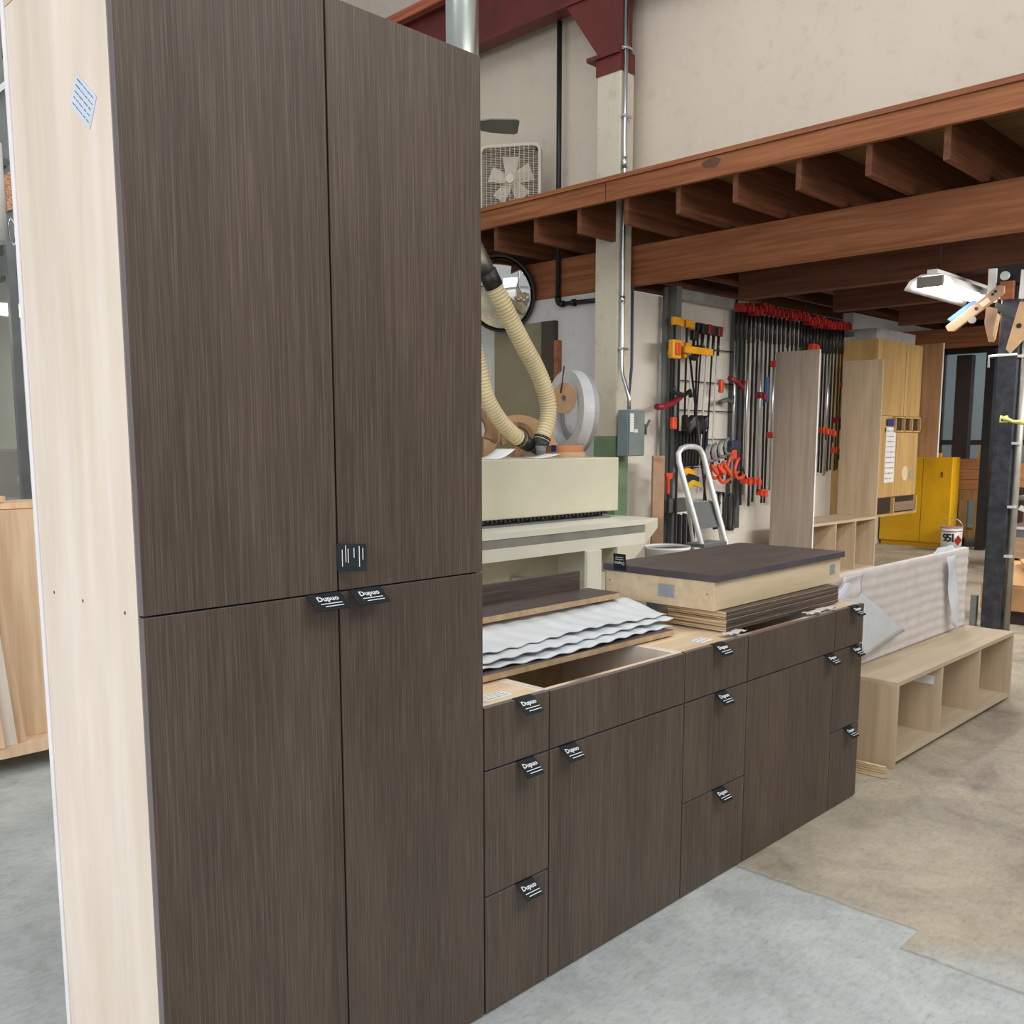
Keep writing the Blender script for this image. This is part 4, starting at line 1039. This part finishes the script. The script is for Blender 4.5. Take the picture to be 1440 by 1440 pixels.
def bins():
    p = at(945, 772, 'Y', 3.1)
    t = thing('waste_bin', 'round bin with a clear liner beside the step ladder', 'bin', (p.x, 3.15, 0))
    r_ = .20; h_ = at(945, 770, 'Y', 3.1).z
    MB().cyl((0, 0, 0), (0, 0, h_-.02), r_*.85, r_, n=32, caps=False).build('drum', GREYD, t)
    MB().cyl((0, 0, h_-.16), (0, 0, h_+.012), r_*.99, r_*1.02, n=32, caps=False).build('bin_liner', LINER, t)
    MB().ring((0, 0, h_), (0, 0, 1), r_*1.03, r_*.99, .015, 40).build('rim', WHT, t)
    p = at(898, 778, 'Y', 2.9)
    t = thing('waste_bin', 'dark bin of offcuts behind the drawer box tag', 'bin', (4.1, 2.3, 0)) if False else None
bins()

# ------------------------------------------------------------------ locker bench with tall end panels
def locker():
    y0 = 3.17; xl, xr = 8.05, 9.72
    t = thing('locker_bench', 'tall pale oak locker unit with cubby bench between two high panels', 'shelf unit', (xl, y0, 0))
    W = xr-xl; z = .665
    MB().box(0, .025, -.02, .50, 0, 2.56).build('end_panel', GREYOAK, t)
    b = MB(); b.box(-.001, .0255, -.0215, -.0205, 0, 2.56); b.build('edge_band', WHT, t)
    MB().box(W, W+.03, 0, .50, 0, 2.56).build('end_panel', OAKZ, t)
    MB().box(.026, W-.001, .0, .50, z-.03, z).build('seat_board', OAKL, t)
    MB().box(.026, W-.001, .0, .50, .03, .06).build('bottom_board', OAKL, t)
    for q in (.36, .67): MB().box(.03+(W-.03)*q-.012, .03+(W-.03)*q+.012, .0, .49, .06, z-.03).build('divider', OAKZ, t)
    MB().box(.026, W-.001, .49, .50, .06, z-.03).build('back_board', OAKZ, t)
    sticker('shipping_label', (W*.25, .485, .50), (1, 0, 0), (0, 0, 1), .13, .12, t, rows=4, seed=31)
    sticker('shipping_label', (W*.58, .485, .52), (1, 0, 0), (0, 0, 1), .13, .12, t, rows=4, seed=32)
locker()

# ------------------------------------------------------------------ right background
def wood_cabinet():
    x0, x1_, y0 = 10.2, 11.62, 3.45
    t = thing('wall_cupboard', 'old maple plywood cupboard with pigeonholes above the yellow cabinet', 'cupboard', (x0, y0, .60))
    W = x1_-x0; H = 2.26; D = .55
    MB().box(0, W, .02, D, 0, H).build('carcass', MAPLE, t)
    zc0, zc1 = 1.10, 1.30
    MB().box(0, W*.615, 0, .018, zc1+.01, H).build('door', MAPLE, t); MB().box(W*.625, W, 0, .018, zc1+.01, H).build('door', MAPLE, t)
    MB().box(0, W*.49, 0, .018, .25, zc0).build('door', MAPLE, t); MB().box(W*.50, W, 0, .018, .25, zc0).build('door', MAPLE, t)
    b = MB()
    for i in range(4): b.box(W*(.40+.2*i)-.01, W*(.40+.2*i)+.01, -.16, .02, zc0, zc1) if False else None
    b.bm.free()
    b = MB(); xs = [W*.42, W*.62, W*.80, W-.01]
    b.box(xs[0], W, -.03, .018, zc0, zc0+.02); b.box(xs[0], W, -.03, .018, zc1-.02, zc1)
    for x in xs: b.box(x-.01, x+.01, -.03, .018, zc0, zc1)
    b.build('pigeonhole_frame', MAPLE, t)
    MB().box(xs[0], W-.02, .012, .0195, zc0+.02, zc1-.02).build('pigeonhole_back', LEAFD, t); MB().box(.02, W-.02, .012, .0195, .03, .24).build('shelf_back', LEAFD, t)
    b = MB(); b.box(0, W, -.03, .018, 0, .03); b.box(W*.45, W*.47, -.03, .018, .03, .24); b.box(W*.98, W, -.03, .018, .03, .24); b.build('shelf_frame', MAPLE, t)
    MB().box(W*.5, W*.95, -.02, .01, .05, .17).build('drawer', wood('dull_drawer', (120, 98, 76), (140, 116, 92), (156, 134, 110), 'X'), t)
    sticker('notice_sheet', (W*.36, -.002, .80), (1, 0, 0), (0, 0, 1), .3, .72, t, rows=10, seed=40)
    MB().box(W*.27, W*.45, -.003, -.001, 1.18, 1.27).build('blue_tape', BLUET, t)
    b = MB(); b.cyl((W*.72, -.001, .55), (W*.72, -.004, .55), .1, n=24); b.build('round_sticker', plain('peach_sticker', (222, 200, 160), .5), t)
    b = MB(); b.cyl((W*.87, -.001, .52), (W*.87, -.004, .52), .07, n=24); b.build('round_sticker', plain('grey_green_sticker', (150, 160, 130), .5), t)
    e = thing('cupboard_end_panel', 'tall brown board right of the maple cupboard, above the yellow cabinet', 'panel', (11.66, 3.2, 1.36))
    MB().box(0, .02, 0, .5, 0, 1.53).build('board', wood('brown_board', (134, 100, 70), (152, 116, 82), (166, 130, 96), 'Z', 12., 1.), e)
    MB().box(-.001, .021, -.012, -.001, 0, 1.53).build('pale_edge', WHT, e)
wood_cabinet()
tag(MB().box(0, 1.25, 0, .42, 0, .16).build('pale_soffit_box', plain('pale_grey_box', (186, 184, 180), .6), None, (10.42, 3.58, 2.862)), 'pale grey boxed duct above the maple cupboard', 'duct')
tag(MB().box(0, .3, 0, .1, 0, .12).build('blue_case', BLUET, None, (10.0, 3.3, 2.862)), 'small blue case on top of the maple cupboard', 'case') if False else None

def yellow_cabinet():
    t = thing('safety_cabinet', 'yellow flammables cabinet standing under the maple cupboard', 'cabinet', (12.78, 3.38, 0))
    MB().box(.02, .30, 0, 1.05, .06, 1.345).build('body', YELC, t, bevel=.01)
    MB().box(0, .02, .01, .42, .08, 1.33).build('door', YELC, t); MB().box(0, .02, .43, 1.04, .08, 1.33).build('door', YELC, t)
    MB().box(.05, .29, .02, 1.03, 0, .06).build('base', YELC, t)
    MB().box(-.008, -.001, .13, .16, 1.05, 1.13).build('latch', plain('brown_latch', (120, 72, 20), .5), t)
yellow_cabinet()
tag(MB().box(0, .06, 0, .5, 0, .06).build('yellow_cap_piece', YEL, None, (12.9, 3.6, 1.3455)), 'small yellow piece on top of the safety cabinet', 'offcut')

def paint_can():
    p = at(1336, 771, 'Z', 0)
    t = thing('solvent_pail', 'white metal pail marked 951 with a red diamond on the floor', 'pail', (p.x-.75, p.y-.16, 0))
    t.location = at(1336.5, 775, 'Z', 0); c = t.location
    r_ = .146; h_ = .345
    b = MB(); b.cyl((0, 0, 0), (0, 0, h_), r_*.95, r_, n=40); b.build('drum', WHT, t)
    b = MB(); b.cyl((0, 0, h_), (0, 0, h_+.015), r_*1.05, n=40); b.cyl((0, 0, h_-.05), (0, 0, h_-.04), r_*1.03, n=40); b.build('rim', plain('stained_rim', (176, 140, 130), .5), t)
    v = (CAM-Vector((c.x, c.y, 0))); v.z = 0; v.normalize(); s = Vector((0, 0, 1)).cross(v)
    def face(ang, r2=None):
        d = Matrix.Rotation(R(ang), 3, 'Z') @ v; return d, Vector((0, 0, 1)).cross(d)
    b = MB()
    for ch, ang in (('9', -34), ('5', -12), ('1', 8)):
        d, s2 = face(ang); b.text(ch, .155, frame_m(d*(r_*.995)+Vector((0, 0, .20)), s2, (0, 0, 1)), 0, bold=.006)
    b.build('number_print', INKB, t)
    b = MB()
    for k in range(10):
        d, s2 = face(-48+k*8); b.text('=', .05, frame_m(d*(r_*1.0)+Vector((0, 0, .285)), s2, (0, 0, 1)), 0)
    b.build('band_print', plain('faded_print', (110, 90, 90), .6), t)
    d, s2 = face(38); b = MB(); m = frame_m(d*(r_*1.0)+Vector((0, 0, .17)), s2, (0, 0, 1)); b.prism([(0, .075, 0), (.062, 0, 0), (0, -.075, 0), (-.062, 0, 0)], (0, 0, .003)); b.xf(m); b.build('hazard_diamond', REDL, t)
    P = [Vector((0, 0, h_-.02))+s*(r_*math.cos(a))+Vector((0, 0, 1))*(.15*math.sin(a))+v*(-.05) for a in [PI*k/12 for k in range(13)]]
    MB().tube(P, .005, 6).build('wire_bail', CHROME, t)
paint_can()

# dark posts before the far windows
for px0, px1, X, m_, lb in ((1340, 1361, 13.85, LEAFD, 'dark brown post left of the pale window, near the yellow cabinet'), (1381, 1393, 12.9, BLK, 'narrow black post just left of the scuffed steel post')):
    a, c = at(px0, 600, 'X', X), at(px1, 600, 'X', X)
    tag(MB().box(0, .16, 0, a.y-c.y, 0, 2.9).build('window_post', m_, None, (X, c.y, 0)), lb, 'post')

def crates():
    for i in range(3):
        b = MB(); b.box(0, .4, 0, .50, 0, .148)
        tag(b.build('wooden_crate', LUMBERX, None, (13.2, 3.0, .862+i*.152), bevel=.004), ['lowest of the three stacked wooden boxes on the far trolley', 'middle of the three stacked wooden boxes on the far trolley', 'top of the three stacked wooden boxes on the far trolley'][i], 'box')
    t = thing('wooden_trolley', 'yellowish timber trolley on castors under the three wooden boxes', 'trolley', (13.2, 2.95, 0))
    m_ = wood('old_pine', (150, 116, 70), (170, 134, 84), (186, 152, 100), 'Z', 20., 1.5)
    MB().box(0, .45, 0, .48, .70, .86).build('top_rail', m_, t)
    for y in (.40, .18): MB().box(.0, .06, y-.06, y+.06, .26, .70).build('leg', m_, t)
    MB().box(.02, .06, .46, .58, .26, .70).build('teal_board', TEAL, t)
    MB().box(0, .45, 0, .52, .14, .26).build('bottom_rail', m_, t)
    for y in (.1, .42):
        b = MB(); b.cyl((.1, y-.02, .068), (.1, y+.02, .068), .066, n=20); b.build('castor', BLK, t)
crates()
def right_cart():
    t = thing('offcut_trolley', 'plywood trolley on castors loaded with scraps right of the steel post', 'trolley', (11.0, .9, 0))
    MB().box(0, .7, 0, 1.17, .14, .40).build('lower_box', wood('cart_ply', (176, 142, 108), (194, 160, 124), (208, 178, 142), 'Y', 12., 1.), t)
    MB().box(0, .7, -.0, 1.2, .50, .53).build('tray', WHT, t)
    MB().box(0.02, .68, .02, 1.18, .40, .50).build('grey_band', GREYM, t)
    for y in (.12, 1.05): MB().cyl((.1, y-.02, .07), (.1, y+.02, .07), .068, n=20).build('castor', BLK, t)
    for x in (.04, .62):
        MB().box(x, x+.04, 1.12, 1.16, .53, .86).build('upright', m2, t)
        MB().box(x, x+.04, .04, .08, .53, .86).build('upright', m2, t)
    MB().box(0, .7, 0, 1.2, .86, .89).build('upper_tray', GREYM, t)
m2 = wood('cart_post', (170, 130, 84), (188, 148, 98), (200, 164, 114), 'Z')
right_cart()
p = Vector((11.2, 1.75, .892))
tag(MB().grid(lambda u, v: (.3*u, .42*(v-.5), .02+.12*math.sin(PI*u)*math.sin(PI*v)*(.7+.3*math.sin(9*u+7*v))), 14, 14, (0, 0, .01)).build('shop_rag', RAG, None, p), 'crumpled pale rags on the upper tray of the trolley', 'rag')
tag(MB().box(0, .05, 0, .5, 0, .06).build('white_offcut', WHT, None, (11.1, 1.5, .532), rot=(R(25), 0, R(12))), 'white strip leaning in the trolley tray', 'offcut')
tag(MB().box(0, .3, 0, .34, 0, .16).build('red_toolbox', REDD, None, (11.1, 1.42, .532)), 'dark red box on the lower tray of the trolley', 'box') if False else None
tag(MB().box(0, .5, 0, 1.2, 0, .34).build('brown_crate', LUMBERX, None, (13.2, 1.6, .92)), 'reddish wooden crate beyond the trolley, right of the steel post', 'crate')
tag(MB().box(0, .5, 0, 1.3, 0, .92).build('crate_stand', LEAFD, None, (13.2, 1.55, 0)), 'dark stand under the reddish wooden crate', 'stand')
tag(MB().box(0, .2, 0, .14, 0, .2).build('small_pot', MAPLE, None, (13.25, 3.06, 1.321)), 'small tan tub on top of the stacked wooden boxes', 'tub')

def steel_post():
    t = thing('steel_post', 'scuffed black steel post standing behind the low oak bench', 'post', (6.84, .865, 0))
    MB().box(-.075, .075, -.08, .08, 0, 2.97).build('shaft', STEELBLK, t, bevel=.012)
    MB().box(-.15, .15, -.3, .16, 2.83, 2.972).build('saddle_bracket', BLK, t)
    b = MB()
    for z in (.62, 1.03, 1.55, 2.25): b.box(-.10, -.0, -.135, -.08, z, z+.02)
    b.build('conduit_strap', ALU, t)
    MB().cyl((-.03, -.115, 0), (-.03, -.115, 2.7), .026, n=12).build('side_conduit', plain('grey_conduit', (150, 146, 138), .45, .4), t)
steel_post()
def bar_on_post():
    a, c = at(1391, 501, 'X', 6.72), at(1430, 500, 'X', 6.72)
    t = thing('hook_bar', 'small grey hook bar strapped across the steel post', 'hook', a)
    MB().tube([(0, 0, -.09), (0, 0, 0), (0, c.y-a.y, .005)], .011, 8).build('rod', ALU, t)
    return t
bar_on_post()
a, c = at(1412, 588, 'X', 6.7), at(1445, 596, 'X', 6.6)
b = MB(); b.tube([(0, 0, 0), (c-a)*.4+Vector((0, 0, -.01)), (c-a)*.7, (c-a)*1.4], .016, 8, rf=lambda i: (.02, .012, .018, .026)[i]); b.tube([(0, .02, .02), (0, .03, -.03), (0, -.02, -.03), (0, -.02, .02)], .01, 6)
tag(b.build('yellow_strap', ROPE, None, a), 'pale yellow strap tied round the steel post', 'strap')

def jigs():
    def jig(name, pts, X, mat, lb, th=.02, holes=()):
        P = [at(px, py, 'X', X) for px, py in pts]; o = P[0].copy()
        t = thing(name, lb, 'template', o)
        MB().prism([p-o for p in P], (th, 0, 0)).build('board', mat, t, bevel=.003)
        if holes:
            b = MB()
            for px, py, r_ in holes:
                q = at(px, py, 'X', X)-o; b.cyl(q+Vector((-.001, 0, 0)), q+Vector((-.003, 0, 0)), r_, n=14)
            b.build('hole_mark', BLK, t)
        return t, o
    t, o = jig('drill_jig', [(1329, 459), (1333, 466), (1341, 466), (1412, 412), (1412, 402), (1404, 401)], 6.55, MDF, 'long slotted wooden jig slanting across the lamp end', .03, [(1373, 434, .014), (1396, 414, .012), (1400, 410, .012)])
    b = MB(); q = [at(x, y, 'X', 6.549)-o for x, y in ((1377, 427), (1389, 418), (1393, 424), (1382, 432))]; b.prism(q, (-.003, 0, 0)); b.build('jig_label', plain('cream_label', (222, 200, 170), .6), t)
    b = MB(); c = at(1368, 450, 'X', 6.53)-o; b.cyl(c, c+Vector((-.03, 0, 0)), .028, n=16); b.build('knob', plain('grey_knob', (160, 156, 148), .5), t)
    b = MB(); q = [at(x, y, 'X', 6.6)-o for x, y in ((1332, 449), (1337, 452), (1375, 424), (1368, 422))]; b.prism(q, (.012, 0, 0)); b.build('blue_edge', BLUEP, t)
    jig('plywood_template', [(1387, 430), (1402, 434), (1400, 470), (1397, 481), (1390, 481), (1384, 455)], 6.62, MDF, 'small tan template hanging left of the steel post head')
    jig('plywood_template', [(1403, 440), (1406, 444), (1399, 478), (1395, 472)], 6.58, TANR, 'narrow tan template edge-on beside the small template', .02)
    jig('plywood_template', [(1434, 424), (1446, 424), (1446, 470), (1420, 497), (1414, 491)], 6.56, TANR, 'large pale template hanging right of the steel post head', .02, [(1433, 458, .02)])
    jig('white_strip', [(1390, 378), (1402, 377), (1400, 412), (1388, 420)], 6.66, WHT, 'white board hanging up beside the steel post bracket')
    jig('brown_block', [(1406, 396), (1426, 394), (1424, 420), (1406, 422)], 6.63, FIR, 'reddish brown block at the top of the steel post', .04)
    jig('grey_bracket', [(1400, 425), (1432, 433), (1426, 448), (1398, 436)], 6.64, GREYD, 'dark grey sheet bracket below the reddish brown block')
    jig('white_strip', [(1436, 379), (1446, 379), (1444, 420), (1432, 420)], 6.66, WHT, 'white board at the frame edge right of the post bracket')
    tag(MB().cyl((0, 0, 0), (-.02, 0, 0), .035, n=16).build('pale_button', ALU, None, at(1414, 388, 'X', 6.6)), 'round pale knob above the wooden jigs', 'knob')
jigs()

def lamp():
    # open reflector fixture hung under the beams, running along X
    t = thing('fluorescent_lamp', 'lit fluorescent fixture with white reflector under the mezzanine', 'lamp', (6.25, 1.33, 2.83))
    L = 1.35
    b = MB()
    prof = [(-.20, -.03), (-.16, .035), (-.07, .075), (.07, .075), (.16, .035), (.20, -.03)]
    def fn(u, v):
        k = v*(len(prof)-1); i = min(int(k), len(prof)-2); s = k-i
        return (L*u, prof[i][0]*(1-s)+prof[i+1][0]*s, prof[i][1]*(1-s)+prof[i+1][1]*s)
    b.grid(fn, 2, 10, (0, 0, -.004)); b.build('reflector', WHT, t)
    for y in (-.06, .06):
        b = MB(); b.cyl((.05, y, .0), (L-.05, y, .0), .019, n=12); b.build('tube', TUBE, t)
    sk = plain('grey_socket', (120, 116, 108), .5)
    MB().box(.0, .04, -.1, .1, -.02, .06).build('socket', sk, t); MB().box(L-.04, L, -.1, .1, -.02, .06).build('socket', sk, t)
    b = MB(); b.box(.05, L-.05, -.04, .04, .08, .12); b.build('ballast_box', WHT, t)
    b = MB(); b.cyl((.2, 0, .12), (.2, 0, .58), .005, n=6); b.cyl((L-.2, 0, .12), (L-.2, 0, .58), .005, n=6); b.build('hanger', BARBLK, t)
    l = bpy.data.lights.new('lamp_light', 'AREA'); l.shape = 'RECTANGLE'; l.size = 1.2; l.size_y = .16; l.energy = 40; l.color = (1, .97, .93)
    o = bpy.data.objects.new('lamp_light', l); COL.objects.link(o); o.location = (6.25+L/2, 1.33, 2.79)
lamp()

def cardboard_box():
    t = thing('cardboard_box', 'open cardboard carton right of the steel post', 'carton', (7.1, .2, .12))
    MB().box(0, .5, 0, .86, 0, .225).build('carton_body', CARD, t)
    b = MB(); b.prism([(0, 0, .227), (0, .86, .227), (.32, .80, .40), (.34, .05, .40)], (.004, 0, .004)); b.build('flap', CARD, t)
    b = MB(); b.prism([(.1, 0.0, .30), (.05, .45, .30), (.2, .62, .42), (.42, .5, .46), (.45, .02, .42)], (.0, 0, .01)); b.build('flap', CARD, t)
    tag(MB().box(0, .44, 0, .8, 0, .118).build('low_pallet', LEAFD, None, (7.14, .2, 0)), 'dark low platform under the cardboard carton', 'pallet')
cardboard_box()
tag(MB().box(0, .05, 0, .05, 0, .26).build('grey_stake', GREYM, None, at(1371, 880, 'Z', 0)), 'short grey upright just left of the steel post foot', 'post')

# ------------------------------------------------------------------ left background, beyond the pale cabinet side
def left_side():
    def sheet(x0, y0, x1_, y1_, z0, h, lean, mat, lb, th=.018):
        d = Vector((x1_-x0, y1_-y0, 0)); n = Vector((-d.y, d.x, 0)).normalized()
        o = Vector((x0, y0, z0)); up_ = (Vector((0, 0, 1))*math.cos(R(lean))+n*math.sin(R(lean)))
        b = MB(); b.prism([(0, 0, 0), d, d+up_*h, up_*h], n*th)
        tag(b.build('plywood_sheet', mat, None, o), lb, 'plywood sheet')
    t = thing('sheet_trolley', 'low timber trolley carrying the upright plywood sheets', 'trolley', (-1.0, 2.97, 0))
    MB().box(0, 1.1, 0, .55, .09, .145).build('deck', LUMBER, t)
    for x in (.08, 1.0):
        for y in (.06, .48): MB().cyl((x, y-.02, .045), (x, y+.02, .045), .044, n=16).build('castor', BLK, t)
    sheet(-.62, 3.12, -.02, 3.07, .146, 1.10, 1, LUMBER, 'widest pale plywood sheet standing behind the cabinet side, on the left')
    sheet(-.005, 3.09, .06, 3.32, .146, 1.05, 0, LUMBER, 'narrow plywood sheet edge nearest the cabinet side')
    for i, (px0, px1, lb) in enumerate(((38, -30, 'slanting plywood strip crossing the sheets, nearest the cabinet'), (26, -42, 'slanting plywood strip just left of its twin'), (8, -50, 'slanting plywood strip cut by the left frame edge'))):
        a = at(px0-2, 1030, 'Y', 3.0-.02*i); a.z = .146; c = at(px1, 640 if i < 2 else 700, 'Y', 3.02-.02*i); 
        d = (c-a); b = MB(); b.prism([(0, 0, 0), (-.055, 0, 0), d+Vector((-.055, 0, 0)), d], (0, .02, 0)); tag(b.build('plywood_strip', [LUMBER, BIRCH, LUMBER][i], None, a), lb, 'plywood strip')
    # bench of lumber in front of the glass
    t = thing('lumber_bench', 'timber bench stacked with boards before the office glass', 'bench', (-.5, 4.05, .045))
    MB().box(0, 1.1, 0, .6, 1.10, 1.14).build('top', LUMBER, t)
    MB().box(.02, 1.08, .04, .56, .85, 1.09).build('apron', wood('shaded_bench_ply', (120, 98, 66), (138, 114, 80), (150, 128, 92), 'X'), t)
    for x in (.03, .99):
        for y in (.04, .5): MB().box(x, x+.07, y, y+.07, -.045, .85).build('leg', LUMBER, t)
    for i, (x, z, w_, lb) in enumerate(((-.35, 1.188, .85, 'wide board at the bottom of the pile on the lumber bench'), (-.45, 1.228, .62, 'middle board of the pile on the lumber bench'), (-.45, 1.268, .52, 'third board up in the pile on the lumber bench'), (-.45, 1.308, .40, 'top board of the pile on the lumber bench'))):
        tag(MB().box(0, w_, 0, .3, 0, .036).build('lumber_board', LUMBER, None, (x, 4.15, z), bevel=.003), lb, 'board')
    tag(MB().box(0, .11, 0, .1, 0, .15).build('pale_block', BIRCH, None, (.46, 4.1, 1.188)), 'pale block at the cabinet end of the lumber bench', 'block')
    tag(MB().box(0, .2, 0, .06, 0, 1.14).build('pale_upright', BIRCH, None, (.255, 3.9, 0)), 'pale board standing at the end of the lumber bench', 'board')
    # upper left: duct, strand board, dark rail, white brace
    tag(MB().cyl((0, 0, 0), (0, 0, .62), .12, n=32).build('white_duct', WHT, None, (.50, 5.2, 2.88)), 'white round duct end hanging high beyond the cabinet side', 'duct') if True else None
    a = at(5, 240, 'Y', 5.965); c = at(24, 292, 'Y', 5.965)
    b = MB(); q = [at(5, 246, 'Y', 5.965)-a, at(20, 238, 'Y', 5.965)-a, at(26, 290, 'Y', 5.965)-a, at(11, 297, 'Y', 5.965)-a]; b.prism(q, (0, .03, 0)); tag(b.build('strand_board', OSB, None, a), 'tilted piece of orange strand board beside the white duct', 'board')
    a = at(-5, 66, 'Y', 6.2); c = at(30, 78, 'Y', 6.2)
    tag(MB().box(-1.2, .4, 0, .06, 0, .055).build('black_rail', BLK, None, a-Vector((0, 0, .05))), 'black rail high on the far beige wall', 'rail')
    a = at(-8, 136, 'Y', 5.9); c = at(40, 98, 'Y', 5.9); d = c-a
    tag(MB().prism([(0, 0, 0), d, d+Vector((0, 0, .05)), (0, 0, .05)], (0, .05, 0)).build('white_brace', WHT, None, a), 'white diagonal brace below the black rail', 'brace')
    a = at(3, 170, 'Y', 6.0)
    tag(MB().box(-.03, .03, 0, .06, 0, a.z+.7).build('grey_upright', GREYM, None, (a.x, 6.0, 0)), 'thin grey upright below the white diagonal brace', 'post')
    a = at(8, 228, 'Y', 5.92)
    tag(MB().cyl((0, 0, 0), (0, .08, 0), .028, n=14).build('wall_button', GREYD, None, a), 'round dark knob above the strand board', 'knob')
    a = at(15, 315, 'Y', 5.2)
    b = MB(); b.tube([(0, 0, .04), (-.015, 0, 0), (-.01, 0, -.1), (.01, 0, -.14), (.03, 0, -.1), (.025, 0, 0), (0, 0, .04)], .006, 6)
    tag(b.build('wire_hook', CHROME, None, a), 'bent wire hook hanging beside the white duct', 'hook')
left_side()
